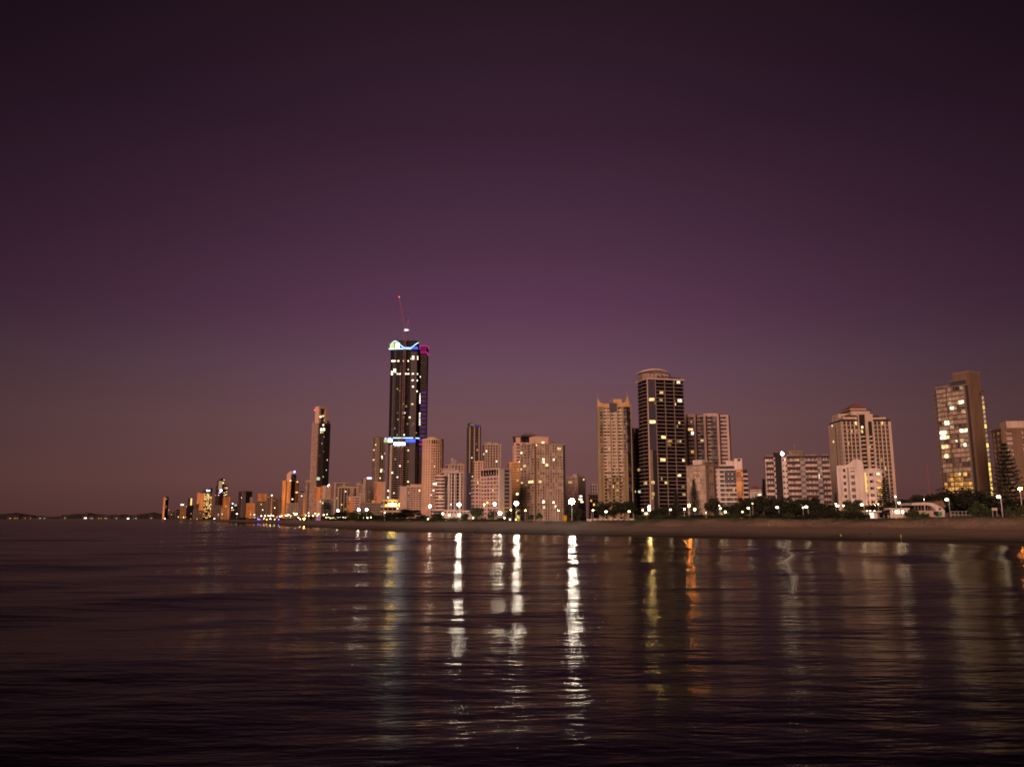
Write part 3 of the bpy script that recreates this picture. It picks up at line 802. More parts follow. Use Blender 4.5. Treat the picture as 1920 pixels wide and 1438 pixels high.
# long block with dark balcony bands and a dark stair tower
B = Bld('apartment_block', 'long white block with dark balcony bands and a dark stair tower', 1432, 1436, 1556, 858, 520, 3, 12, yx=870, depth=15)
B.core('glass_pale')
g = lambda zx: B.sR(*zF(zx, 640))
B.slabs(.10, .3, 'dark')
for z0, z1 in ((970, 1050), (1185, 1322), (1372, 1500), (1545, 1622)):
    q0, q1 = g(z0), g(z1)
    B.fslabs('R', q0, q1, .48, 1.7, 'maroon', 1, 13, 'balcony', up=.02)
    B.fslabs('R', q0 + .2, q1 - .2, .05, 1.9, 'white', 1, 13, 'balcony_rail', o0=1.2, up=.28)
    B.piers('R', [q0 + (q1 - q0) * k / 3 for k in (1, 2)], .5, .5, 'white', name='party_wall')
B.wall('R', g(1046), g(1066), .7, 'white'); B.wall('R', g(1128), g(1190), .75, 'white')
B.holes('R', [g(1148), g(1180)], 1.0, .34, 'glass_black', .76); B.holes('R', [g(1056)], .9, .34, 'glass_black', .71)
B.wall('R', g(1322), g(1374), .8, 'grey'); B.wall('R', g(1500), g(1546), .8, 'grey')
B.holes('R', [g(1336), g(1358), g(1512), g(1534)], 1.6, .5, 'glass_grey', .81)
B.wall('L', 0, B.b, .4, 'white')
zs = B.zat('R', g(1095), 849)
MB().box(g(1064), -2.4, 0, g(1130), 9, zs).build('stair_tower', 'black_cladding', B.root)
MB().box(g(1060), -2.6, zs, g(1134), 9.2, zs + .6).build('stair_tower_cap', 'brown', B.root)
MB().box(g(1218), 3, B.H - .1, g(1362), 11, B.zat('R', g(1290), 844)).build('lift_house', 'brown', B.root)
MB().box(g(1425), 3, B.H - .1, g(1495), 11, B.H + 2.2).build('plant_room', 'brown', B.root)
MB().box(-.5, -2.0, B.H - .5, g(1050), B.b, B.H + .35).build('roof_edge', 'maroon', B.root)
MB().box(g(1182), -2.0, B.H - .5, g(1622), B.b, B.H + .35).build('roof_edge', 'maroon', B.root)
MB().tube((g(1285), 6, B.H + 4), (g(1285), 6, B.H + 9), .1).build('aerial', 'steel', B.root)
B.lit('R', [(1525, 838, 12, 40, 'room_white'), (1548, 796, 20, 16, 'room_dim'), (1150, 752, 12, 14, 'room_warm'), (1170, 664, 14, 16, 'room_warm'), (1516, 1010, 14, 26, 'room_dim'), (1305, 662, 30, 22, 'room_dim')], zF, off=.95)

# red-roofed house between the trees
B = Bld('house', 'small white house with a red tiled hip roof, among the trees', 1404, 1407, 1432, 921, 640, 8, 4, yx=930, depth=14)
B.core('glass_pale'); B.slabs(.45, .3, 'white'); B.piers('R', 5, 1.6, .4, 'white'); B.wall('L', 0, B.b, .4, 'white')
x0, x1, y0, y1, zz = -1.2, B.a + 1.2, -1.2, B.b + 1, B.H + .3
pk = B.zat('R', B.a / 2, 911)
mb = MB(); mb.v = [(x0, y0, zz), (x1, y0, zz), (x1, y1, zz), (x0, y1, zz), (B.a * .42, B.b / 2, pk), (B.a * .58, B.b / 2, pk)]
mb.f = [(0, 1, 5, 4), (1, 2, 5), (2, 3, 4, 5), (3, 0, 4), (3, 2, 1, 0)]
mb.build('hip_roof', 'red_tile', B.root)
B.lit('R', [(305, 162, 34, 26, 'room_white'), (300, 196, 44, 22, 'room_warm'), (300, 236, 24, 24, 'room_warm')], zQ, off=.5)

# white block with a bronze glass corner
B = Bld('apartment_block', 'white stepped block with dark balconies and a bronze glass corner strip', 1345, 1346, 1402, 881, 530, 2, 12, yx=900, depth=17)
B.core('glass_dark')
g = lambda zx: B.sR(*zF(zx, 800))
B.fslabs('R', -1.2, g(662), .34, 2.2, 'white', 0, 13)
B.fslabs('R', -.8, g(660), .05, 2.4, 'steel', 0, 12, 'balcony_rail', o0=2.2, up=.42)
B.fslabs('R', g(732), B.a, .30, 1.2, 'white', 0, 12)
B.wall('L', -.4, B.b, .5, 'white')
for zx, mt in ((478, 'white'), (545, 'grey'), (600, 'slate')): B.piers('R', [g(zx)], 1.4, 1.0, mt, z1=B.H - .5)
MB().box(g(662), -1.6, 0, g(730), 6, B.H + .3).build('bronze_glass', 'glass_warm', B.root)
me = MB().box(g(662) - .1, -1.75, -.12, g(730) + .1, 6, .12).mesh('transom', 'ochre')
for k in range(1, 13): put('transom', me, B.root, (0, 0, k * B.fh))
for q in (g(662), g(696), g(730)): MB().box(q - .12, -1.8, 0, q + .12, -1.4, B.H).build('mullion', 'ochre', B.root)
for zx0, zx1, d in ((545, 575, .4), (588, 612, .5), (628, 660, .4)): MB().box(g(zx0), -2.3, B.H - 3 * B.fh, g(zx1), 0, B.H - .8).build('glass_screen', 'slate', B.root)
MB().box(g(500), 1, B.H, g(650), 13, B.H + 2.6).build('penthouse', 'glass_dark', B.root)
MB().box(g(495), .4, B.H + 2.6, g(660), 13.5, B.H + 3.4).build('penthouse_roof', 'white', B.root)
MB().box(g(565), 2, B.H + 3.4, g(650), 12, B.zat('R', 5, 864)).build('upper_penthouse', 'white', B.root)
MB().box(g(650), .2, B.H, g(732), 12, B.zat('R', 5, 860)).build('lift_tower', 'white', B.root)
MB().box(g(684), .0, B.zat('R', 5, 864.5), g(714), .5, B.zat('R', 5, 861.5) + .2).build('window', 'glass_black', B.root)
B.lit('R', [(560, 1215, 60, 30, 'room_green'), (520, 1215, 30, 30, 'room_warm'), (600, 1215, 40, 24, 'room_dim'), (600, 960, 30, 20, 'curtain_amber'), (640, 990, 30, 24, 'curtain_amber'), (590, 1060, 40, 26, 'curtain_amber'), (640, 1085, 24, 24, 'curtain_amber')], zF)

# lattice-fronted block with a box on its roof
B = Bld('apartment_block', 'pale block gridded with slim mullions and a white box on its roof', 1288, 1322, 1350, 872, 590, 52, 14, yx=880)
B.core('glass_pale'); B.slabs(.12, .3, 'cream')
B.piers('L', 15, .35, .45, 'cream', name='mullion'); B.piers('R', 9, .5, .5, 'taupe', name='mullion')
B.wall('R', B.a * .02, B.a * .16, .6, 'taupe'); B.wall('R', B.a * .55, B.a * .72, .6, 'brown')
B.parapet(.6, .7, 'taupe')
MB().box(2, B.b * .25, B.H, 9, B.b * .75, B.zat('L', B.b * .5, 862)).build('roof_box', 'white', B.root)
MB().box(2, 2, B.H, 8, B.b * .24, B.H + 2.6).build('plant_room', 'taupe', B.root)
r = random.Random(5)
for k in range(7, 14):
    for j in range(3, 11):
        if r.random() < .3: B.fbox(MB(), 'L', B.b * j / 14 + .2, B.b * (j + 1) / 14 - .2, k * B.fh + .3, k * B.fh + 1.6, 0, .38).build('blind', 'white', B.root)

# slab block with five brown-edged piers
B = Bld('apartment_block', 'wide slab block with brown-edged vertical piers, behind the dark banded tower', 1280, 1284, 1365, 781, 800, 5, 28, yx=800, depth=18)
B.core('glass_grey'); B.slabs(.36, .45, 'pink')
g = lambda zx: B.sR(*zF(zx, 230))
for i, zx in enumerate((125, 222, 325, 462, 562)):
    B.wall('R', g(zx), g(zx) + 1.9, 1.3, 'pink', z1=B.H + (2.2 if i in (0, 1, 3) else .8), name='pier')
    B.wall('R', g(zx) + 1.9, g(zx) + 3.4, 1.1, 'maroon', z1=B.H + (2 if i in (0, 1, 3) else .6), name='pier_edge')
for z0, z1 in ((290, 322), (400, 462)): B.fslabs('R', g(z0), g(z1), .10, .9, 'steel', 2, 28, 'glass_balcony'); B.wall('R', g(z0), g(z1), .5, 'glass_grey', name='glazed_bay')
B.parapet(.8, .6, 'pink')
MB().box(g(150), 3, B.H, g(222), 15, B.H + 3).build('lift_house', 'pink', B.root); MB().box(g(330), 3, B.H, g(470), 15, B.H + 3.2).build('plant_room', 'pink', B.root)
B.lit('R', [(172, 368, 30, 22, 'room_amber'), (212, 404, 26, 28, 'room_white'), (200, 345, 36, 14, 'room_white'), (312, 468, 34, 22, 'room_warm'), (212, 598, 30, 24, 'room_amber'), (200, 300, 20, 10, 'room_dim')], zF, off=.7)

# dark banded tower with a curved crown and raised lettering
B = Bld('apartment_tower', 'tall dark tower with thin pale storey bands and a drum crown with a curved canopy', 1196, 1215, 1279, 711, 690, 24, 38, yx=720)
B.core('glass_black')
g = lambda zx: B.sR(*zM(zx, 280)); h_ = lambda zx: B.sL(*zM(zx, 280))
poly = lambda o: [(-.2, -.2)] + [(-(1.5 + o) * math.sin(math.pi * k / 10) - .2, B.b * k / 10) for k in range(11)] + [(1, B.b), (1, -.2)]
me = MB().prism([(-(2.2) * math.sin(math.pi * (.12 + .76 * k / 10)) - .1, B.b * k / 10) for k in range(11)] + [(1, B.b), (1, 0)], -.26, .26).mesh('balcony', 'dusty')
for k in range(1, 39): put('balcony', me, B.root, (0, 0, k * B.fh))
B.piers('L', [B.b * .55], .5, .6, 'dark', name='party_wall')
B.wall('R', -.6, g(268), 1.1, 'pink', name='corner_pier')
B.wall('R', g(268), g(402), .9, 'slate', name='glass_panel', z0=B.H * .50)
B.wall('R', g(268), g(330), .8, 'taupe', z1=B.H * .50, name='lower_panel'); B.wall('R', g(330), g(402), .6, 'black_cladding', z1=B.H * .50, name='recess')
q0 = g(405)
me = B.fbox(MB(), 'R', q0, B.a + .9, -.22, .22, -.3, 1.5).mesh('balcony', 'dusty')
for k in range(0, 39): put('balcony', me, B.root, (0, 0, k * B.fh))
B.piers('R', [g(402)], .5, 1.55, 'taupe'); B.piers('R', [g(553), g(695)], .35, 1.2, 'taupe', name='party_wall')
B.wall('R', B.a, B.a + .6, 1.0, 'dark', name='end_wall')
me2 = MB().box(B.a - 1, 1, -.3, B.a + 1.0, B.b + 6, .3).mesh('side_balcony', 'taupe')
for k in range(1, 38): put('side_balcony', me2, B.root, (0, 0, k * B.fh))
MB().box(-1.6, -2, B.H - .3, B.a + 1.4, B.b + 1, B.H + 1.1).build('roof_edge', 'pink', B.root)
qa, qc = g(262), g(690)
cx_, rx_ = (qa + qc) / 2, (qc - qa) / 2
drum = [(cx_ + rx_ * math.cos(t), 9 - 6.5 * math.sin(t)) for t in [math.pi * (1 - k / 20) for k in range(21)]] + [(qc, 16), (qa, 16)]
zc = B.zat('R', cx_, 694.5)
DRUM = MB().prism(drum, B.H + 1, zc - 2.0).build('crown_drum', 'taupe', B.root)
can = [(cx_ + (rx_ + 1.6) * math.cos(t), 9 - 8.2 * math.sin(t)) for t in [math.pi * (1 - k / 24) for k in range(25)]] + [(qc + 1.5, 17), (qa - 1.5, 17)]
mb = MB(); i0 = len(can)
hz = lambda x: 3.2 * (1 - ((x - cx_ + rx_ * .18) / (rx_ * 1.25)) ** 2)
mb.v = [(x, y, zc - 2.6 + hz(x)) for x, y in can] + [(x, y, zc - 1.6 + hz(x)) for x, y in can]
mb.f = [tuple(reversed(range(i0))), tuple(range(i0, 2 * i0))] + [(k, (k + 1) % i0, i0 + (k + 1) % i0, i0 + k) for k in range(i0)]
mb.build('curved_canopy', 'pink', B.root)
letters = 'RHAPSODY'
for i, ch in enumerate(letters):
    t = math.pi * (1 - (.20 + .60 * i / 7))
    fc = bpy.data.curves.new('letter', 'FONT'); fc.body = ch; fc.size = 4.6; fc.extrude = .12; fc.align_x = 'CENTER'; fc.align_y = 'CENTER'
    tmp = bpy.data.objects.new('letter_outline', fc); COL.objects.link(tmp)
    lm = bpy.data.meshes.new_from_object(tmp.evaluated_get(bpy.context.evaluated_depsgraph_get())); lm.name = 'letter'
    bpy.data.objects.remove(tmp)
    lm.materials.clear(); lm.materials.append(MATS['white'])
    lo = put('letter', lm, DRUM, (cx_ + rx_ * 1.01 * math.cos(t), 9 - 6.72 * math.sin(t), (B.H + 1 + zc - 2) / 2 + .2))
    lo.rotation_euler = (math.pi / 2, 0, math.atan2(6.5 * math.cos(t), rx_ * math.sin(t)) * -1 + 0)
r = random.Random(3)
for i in range(6):
    q = g(470 + i * 62)
    mb = MB()
    for _ in range(40):
        c = Vector((q + r.gauss(0, .8), -.6 + r.gauss(0, .3), B.H + 1.2 + abs(r.gauss(0, .8))))
        mb.box(c.x - .25, c.y - .2, c.z - .2, c.x + .25, c.y + .2, c.z + .2)
    tag(mb.build('roof_planting', 'dark', B.root), kind='stuff')
B.lit('R', [(778, 318, 60, 40, 'room_white'), (705, 318, 24, 30, 'room_dim'), (508, 462, 66, 40, 'room_warm'), (800, 632, 80, 44, 'room_white'), (728, 632, 14, 30, 'room_warm'), (716, 575, 20, 30, 'room_dim'), (500, 565, 60, 30, 'room_dim'),
            (792, 958, 32, 34, 'room_warm'), (760, 1018, 22, 30, 'room_dim'), (540, 1166, 78, 40, 'room_warm'), (810, 1230, 30, 36, 'room_warm'), (770, 1230, 40, 30, 'room_dim'), (640, 1225, 90, 34, 'room_dim'), (630, 1330, 80, 34, 'room_dim')], zM, off=.3)
B.lit('R', [(338, 565, 130, 50, 'room_warm'), (358, 942, 116, 50, 'room_warm'), (400, 625, 24, 26, 'room_dim')], zM, off=1.0)
B.lit('R', [(822, 826, 50, 24, 'room_warm'), (996, 826, 22, 20, 'room_warm'), (960, 942, 34, 18, 'room_warm'), (852, 1006, 36, 18, 'room_warm'), (992, 1032, 30, 22, 'room_dim'), (1000, 1120, 34, 18, 'room_dim'), (812, 980, 10, 26, 'room_dim')], zE, off=.3)
B.lit('R', [(730, 1002, 44, 24, 'room_warm'), (728, 1092, 46, 26, 'room_dim'), (724, 1130, 30, 20, 'room_dim')], zE, off=.95)
B.lit('L', [(676, 1000, 30, 22, 'room_warm'), (680, 1270, 28, 20, 'room_warm')], zE, off=.3)

# dark tower behind
B = std('apartment_tower', 'dark narrow tower squeezed between the gilded tower and the banded tower', 1186, 1188, 1206, 804, 790, 10, 26, glass='glass_black', wall='maroon', band=.3, proud=.8, yx=810, depth=14, cap=.6)
B.piers('R', [1.0], 1.2, 1.1, 'beige'); B.lit('R', [(620, 890, 26, 22, 'room_dim'), (625, 1098, 24, 22, 'room_green'), (588, 1098, 12, 16, 'room_warm')], zE, off=.4)

# gilded tower with two horn-like corner spires
B = Bld('apartment_tower', 'gilded tower with two pointed horn spires at its roof corners', 1120, 1121, 1178, 757, 720, 3, 35, yx=760, depth=20)
B.core('glass_pale')
g = lambda zx: B.sR(*zL(zx, 270))
zmid = B.zat('R', 10, 852)
for zx0, zx1 in ((205, 250), (575, 632)):
    B.wall('R', g(zx0), g(zx1), .5, 'glass_grey', z0=zmid, name='glazed_strip')
    B.wall('R', g(zx0), g(zx1), .5, 'gold', z1=zmid, name='lower_strip')
    me = B.fbox(MB(), 'R', g(zx0), g(zx1), -.12, .12, 0, .65).mesh('transom', 'cream')
    for k in range(14, 36): put('transom', me, B.root, (0, 0, k * B.fh))
    for j in (.33, .66): q = g(zx0) + (g(zx1) - g(zx0)) * j; B.fbox(MB(), 'R', q - .25, q + .25, 0, zmid, .3, .75).build('fluting', 'brown', B.root)
B.wall('R', -.6, g(205), 1.0, 'gold', name='corner_pier'); B.wall('R', g(632), g(690), .8, 'glass_dark', name='glazed_strip')
B.wall('R', g(690), B.a + 2.4, 1.0, 'gold', name='corner_pier')
for z0, z1, k1 in ((262, 362, 34), (388, 478, 34), (492, 578, 34)):
    B.fslabs('R', g(z0), g(z1), .5, .9, 'cream', 14, k1)
    q0, q1 = g(z0), g(z1)
    bp_ = [(q0 + (q1 - q0) * (.5 - .5 * math.cos(math.pi * k / 8)), -.3 - 1.9 * math.sin(math.pi * k / 8)) for k in range(9)]
    me = MB().prism(bp_, -.2 * B.fh, .2 * B.fh).mesh('bowed_balcony', 'gold')
    for k in range(1, 14): put('bowed_balcony', me, B.root, (0, 0, k * B.fh))
    B.wall('R', q0, q0 + (q1 - q0) * .34, .3, 'glass_dark', name='dark_window_column')
for zx in (256, 372, 484, 572): B.piers('R', [g(zx)], 1.0, 1.3, 'gold')
for zx in (392, 466): B.piers('R', [g(zx)], .7, 1.25, 'cream', z0=B.H * .45, z1=B.H * .86)
B.wall('R', g(258), g(358), 1.1, 'gold_trim', z0=B.H - 1.35 * B.fh, z1=B.H - .1, name='frieze'); B.wall('R', g(478), g(570), 1.1, 'gold_trim', z0=B.H - 1.1 * B.fh, z1=B.H + .8, name='frieze')
B.wall('R', g(360), g(476), 1.4, 'slate', z0=B.H - 2.4 * B.fh, z1=B.H + .4, name='crest_panel')
MB().box(g(425), 1, B.H - .2, g(560), 10, B.H + 4.2).build('roof_room', 'gold_trim', B.root); MB().tube((g(388), 2, B.H), (g(388), 2, B.H + 6), .14).build('aerial', 'steel', B.root)
def horn(q0, q1, tip, z0, ztip, flip):
    pts = [(q0, z0 - 3)]
    base = [(q1, z0 - 3)]
    for k in range(9):
        u = k / 8
        x = q1 + (tip - q1) * (1 - (1 - u) ** 2.1); base.append((x, z0 + (ztip - z0) * u ** 1.6))
    return pts[:1] + base + [(tip + (q0 - tip) * .25, z0 + (ztip - z0) * .55)]
for q0, q1, tip, yt_ in ((g(165), g(258), g(178), 741), (g(690), g(565), g(645), 738)):
    ps = horn(q0, q1, tip, B.H, B.zat('R', tip, yt_), 0)
    if q0 > q1: ps = list(reversed(ps))
    HORN = MB().slab_xz(ps, -1.4, .6).build('horn', 'gold_trim', B.root)
    MB().slab_xz([(x + (.8 if q0 < q1 else -.8), z_ - .6) for x, z_ in ps], .8, 7).build('horn_back', 'gold', B.root)
    MB().tube((tip, -.3, B.zat('R', tip, yt_) - 1), (tip, -.3, B.zat('R', tip, yt_ - 5)), .28, .05).build('spire', 'gold_trim', HORN)
me = MB().box(B.a + 1, 2, -.5, B.a + 3.4, B.b + 8, .5).mesh('side_balcony', 'brown')
for k in range(1, 31): put('side_balcony', me, B.root, (0, 0, k * B.fh))
MB().box(B.a + .3, 1, 0, B.a + 2.2, B.b + 7, B.H - 12).build('side_wing', 'dark', B.root)
B.lit('R', [(468, 478, 16, 36, 'room_dim'), (465, 780, 36, 26, 'room_dim'), (355, 928, 26, 34, 'room_warm'), (598, 682, 16, 34, 'room_dim')], zL, off=1.2)
B.lit('R', [(404, 1044, 10, 22, 'room_warm'), (440, 1012, 16, 22, 'room_dim'), (440, 1062, 14, 22, 'room_dim')], zE, off=1.2)
# ================================================================== centre
# big slab hotel
B = Bld('hotel_block', 'broad beige slab block of many balconies with stepped roof boxes', 976, 1002, 1058, 832, 740, 26, 28, yx=840)
B.core('glass_pale'); B.slabs(.34, .5, 'beige')
B.piers('R', 13, .5, .7, 'cream', name='party_wall'); B.piers('L', 5, .6, .7, 'beige', name='party_wall')
B.wall('R', -.3, 1.2, .85, 'brown', name='recess'); B.wall('R', B.a - 1.3, B.a + .4, .8, 'dark', name='end_wall'); B.parapet(.8, .7, 'beige')
g = lambda zx: B.sR(*zD(zx, 400))
MB().box(g(1405), 2, B.H, g(1565), 14, B.zat('R', g(1480), 818)).build('roof_house', 'peach', B.root)
MB().box(g(1565), 2, B.H, g(1650), 14, B.H + 3).build('plant_room', 'taupe', B.root)
B.lit('R', [(1488, 385, 36, 20), (1405, 415, 18, 26), (1672, 453, 52, 34), (1490, 585, 34, 24, 'room_white'), (1490, 618, 38, 26, 'room_white'), (1533, 622, 34, 28), (1614, 588, 24, 24, 'room_white'), (1492, 456, 16, 14, 'room_dim'),
            (1452, 824, 32, 32), (1700, 756, 16, 12, 'room_dim'), (1660, 660, 10, 10, 'room_dim'), (1494, 1120, 38, 30), (1494, 1075, 26, 26, 'room_white')], zD, off=.55)
B.lit('L', [(1240, 492, 18, 20, 'room_white'), (1198, 530, 26, 14), (1276, 660, 38, 24), (1238, 686, 16, 14), (1352, 820, 70, 32), (1244, 856, 14, 14), (1300, 870, 20, 12, 'room_dim')], zD, off=.55)
B2 = Bld('hotel_wing', 'taller pale rear wing with a dark stepped cap, behind the broad beige slab', 962, 965, 1012, 831, 845, 4, 25, yx=830, depth=20)
B2.core('glass_grey'); B2.slabs(.4, .5, 'peach'); B2.piers('R', 5, 2.0, .7, 'peach'); B2.piers('L', 2, 1.5, .7, 'peach'); B2.parapet(.7, .9, 'peach')
g = lambda zx: B2.sR(*zD(zx, 370))
MB().box(g(1150), 1, B2.H, g(1400), 15, B2.zat('R', 10, 819)).build('penthouse', 'glass_dark', B2.root)
MB().box(g(1140), .5, B2.zat('R', 10, 819), g(1240), 15, B2.zat('R', 10, 817.5)).build('penthouse_roof', 'brown', B2.root)
MB().box(g(1240), 1, B2.zat('R', 10, 818), g(1408), 15, B2.zat('R', 10, 815)).build('cap', 'slate', B2.root)
MB().box(g(1280), 2, B2.zat('R', 10, 815), g(1385), 12, B2.zat('R', 10, 811.5)).build('upper_cap', 'brown', B2.root)
MB().box(g(1170), .6, B2.H + .7, g(1225), 2, B2.zat('R', 10, 820)).build('penthouse_wall', 'peach', B2.root)

# chequered block, its sodium light put into the ochre paint
B = Bld('apartment_block', 'narrow ochre block with a chequer of dark windows, beside the broad beige slab', 952, 955, 980, 868, 782, 4, 22, yx=880, depth=14)
B.core('glass_black'); B.slabs(.4, .35, 'ochre'); B.piers('R', 8, 1.2, .6, 'ochre'); B.wall('L', 0, B.b, .5, 'brown'); B.parapet(1.0, .5, 'ochre')
B.rlit('R', 12, 21, .9, ('room_amber', 'room_warm'))
B.lit('R', [(1188, 982, 26, 22, 'room_white'), (1186, 830, 14, 14), (1210, 608, 14, 14)], zD, off=.7)

# white corner block with a blank pale corner
B = Bld('apartment_block', 'pale pink block with a blank corner wall and slot windows on its side', 902, 937, 958, 879, 700, 40, 14, yx=890)
B.core('glass_grey'); B.slabs(.5, .4, 'pink')
B.piers('L', 7, .9, .6, 'pink'); B.wall('R', -.6, B.a * .36, .75, 'white', name='corner_wall'); B.wall('L', -.7, B.b * .05, .78, 'white', name='corner_wall')
B.wall('R', B.a * .86, B.a + .4, .7, 'pink'); B.wall('R', B.a * .33, B.a * .9, .42, 'grey', name='side_wall')
sl = B.fbox(MB(), 'R', B.a * .42, B.a * .82, .32 * B.fh, .68 * B.fh, .1, .5).mesh('slot_window', 'glass_black')
for k in range(2, 14): put('slot_window', sl, B.root, (0, 0, k * B.fh))
B.parapet(.7, .9, 'pink')
for k in range(7): B.fbox(MB(), 'L', B.b * (k + .2) / 7, B.b * (k + .8) / 7, B.H - 1.5 * B.fh, B.H - .3, .2, .75).build('arch_window', 'glass_black', B.root)
B.lit('L', [(906, 922, 20, 20), (836, 1076, 24, 20, 'room_amber'), (800, 1096, 16, 16), (970, 1000, 14, 14, 'room_dim')], zD, off=.6)
B = std('apartment_block', 'low pink wing of balconies left of the blank-cornered block', 887, 890, 905, 901, 720, 12, 11, glass='glass_grey', wall='pink', band=.5, pR=3, depth=12, yx=905)
B.lit('R', [(725, 832, 24, 22)], zD)
std('apartment_tower', 'beige ribbed tower behind the pink block, with a notched roof', 906, 909, 939, 834, 1100, 10, 30, glass='glass_dark', wall='beige', band=.35, pR=7, pw=1.6, depth=20, yx=840, plant=[(912, 922, 829), (924, 934, 830)], lit=7, seed=4)
std('apartment_block', 'small peach block in front of the slim slant-topped tower', 888, 890, 906, 866, 1000, 8, 22, glass='glass_dark', wall='peach', band=.35, pR=4, pw=1.8, depth=12, yx=870, lit=5, seed=8)

# slim tower with a slanted lit top
B = Bld('skyscraper', 'slim dark skyscraper with a slanted lit crown, centre distance', 875, 880, 902, 800, 1700, 14, 62, yx=810, depth=22)
B.core('glass_dark'); B.slabs(.22, .5, 'taupe', 30); B.slabs(.18, .3, 'grey', 0, 30)
g = lambda zx: B.sR(*zD(zx, 220))
B.piers('R', [g(608), g(685), g(740)], 2.2, .9, 'beige', z0=B.H * .5); B.wall('R', g(600), g(676), .7, 'slate', z1=B.H * .52, name='glass_panel'); B.wall('R', g(676), g(755), .8, 'grey', z1=B.H * .50, name='lower_wing')
zt_ = B.zat('R', 5, 793.5)
MB().slab_xz([(0, B.H - .5), (B.a, B.H - .5), (B.a, B.H + 3), (B.a * .5, B.H + 5), (B.a * .42, zt_), (0, zt_ + 1)], -.5, 15).build('slanted_crown', 'slate', B.root)
MB().slab_xz([(1, zt_ - 5), (B.a * .46, zt_ - 6.5), (B.a * .42, zt_ - 1.2), (1, zt_ - .5)], -.9, -.4).build('crown_light', 'curtain_lit', B.root)
MB().slab_xz([(B.a * .5, B.H + .5), (B.a, B.H - 1), (B.a, B.H + 1.5), (B.a * .5, B.H + 3.5)], -.9, -.4).build('crown_led', 'led_violet_dim', B.root)
MB().tube((B.a * .86, 5, B.H), (B.a * .86, 5, zt_ + 2), .4, .1).build('aerial', 'steel', B.root)
B.lit('R', [(655, 552, 12, 14, 'room_white'), (660, 772, 10, 10, 'room_white'), (632, 968, 8, 10, 'room_white'), (615, 350, 12, 10, 'room_warm'), (705, 390, 10, 12, 'room_dim'), (718, 460, 12, 14, 'room_warm')], zD, off=.8, snap=False)
MB().box(-3.6, -.5, 8, -2.0, 2, B.H * .27).build('light_strip', 'strip_amber', B.root)

# white block with window columns and curved balconies
B = Bld('apartment_block', 'white block with columns of dark windows and rounded end balconies', 826, 832, 866, 886, 720, 12, 15, yx=890, depth=16)
B.core('glass_black')
g = lambda zx: B.sR(*zD(zx, 740))
for z0, z1 in ((328, 362), (374, 396), (410, 422), (446, 462), (472, 476), (505, 528)): B.wall('R', g(z0), g(z1), .6, 'white')
B.slabs(.14, .4, 'pink')
B.wall('R', g(362), g(374), .3, 'pink'); B.holes('R', [g(368), g(403)], .7, .4, 'glass_black', .35)
pl = lambda o: [(-7 - o + 7 * (1 - math.cos(math.pi / 2 * k / 6)), -4.5 * math.sin(math.pi / 2 * k / 6) - o) for k in range(7)] + [(g(328), -4.5 - o), (g(328), 8), (-7 - o, 8)]
me = MB().prism(pl(.5), -.26 * B.fh, .26 * B.fh).mesh('rounded_balcony', 'pink')
for k in range(1, 15): put('rounded_balcony', me, B.root, (0, 0, k * B.fh))
MB().prism(pl(-.8), 0, B.H - B.fh).build('rounded_bay', 'glass_dark', B.root)
MB().box(-.8, -2.2, B.H - .4, B.a + 1, B.b, B.H + .6).build('roof_slab', 'white', B.root)
MB().box(0, 1, B.H + .6, B.a * .85, 12, B.H + 3).build('penthouse', 'pink', B.root); MB().box(-1.5, -.5, B.H + 3, B.a * .62, 12, B.H + 3.6).build('penthouse_roof', 'white', B.root)
MB().box(-12, -9, 0, B.a * .55, -4.9, 11).build('podium', 'glass_grey', B.root)
for k in range(1, 5): MB().box(-12.6, -9.7, k * 2.8 - .5, B.a * .58, -4.9, k * 2.8 + .5).build('podium_band', 'pink', B.root)
B.lit('R', [(220, 856, 40, 12, 'room_white'), (205, 932, 22, 18, 'room_white'), (288, 1013, 40, 20, 'room_warm'), (550, 745, 14, 14, 'room_white'), (550, 790, 12, 12, 'room_white'), (550, 820, 14, 16, 'room_white'), (546, 930, 16, 16, 'room_white'), (546, 1008, 16, 16, 'room_white'), (408, 1108, 14, 16, 'room_white')], zD, off=.9)
for zx, zy, w, mt in ((220, 856, 40, 'room_white'), (205, 932, 22, 'room_white'), (288, 1013, 40, 'room_warm')):
    x, y = zD(zx, zy); p = at(x, y, B.D - 5.2); q = B.root.matrix_basis.inverted() @ p
    MB().box(q.x - w / 12.5 / B.px, q.y - .4, q.z - .7, q.x + w / 12.5 / B.px, q.y + .6, q.z + .6).build('lit_window', mt, B.root)
B = std('apartment_tower', 'distant stepped tower with a pale spike, behind the white block', 838, 840, 870, 872, 1040, 8, 22, glass='glass_dark', wall='beige', band=.35, pR=6, pw=2, depth=20, yx=880, plant=[(846, 856, 862, 'grey'), (858, 868, 868)], lit=3)
MB().box(B.sR(846.5, 870), 2, B.H, B.sR(850, 870), 8, B.zat('R', 5, 859)).build('spike_tower', 'pink', B.root)
for x, y in ((846.5, 849), (859, 856)): MB().tube((B.sR(x, 870), 3, B.H), (B.sR(x, 870), 3, B.zat('R', 5, y)), .35, .12).build('aerial', 'red_steel', B.root)

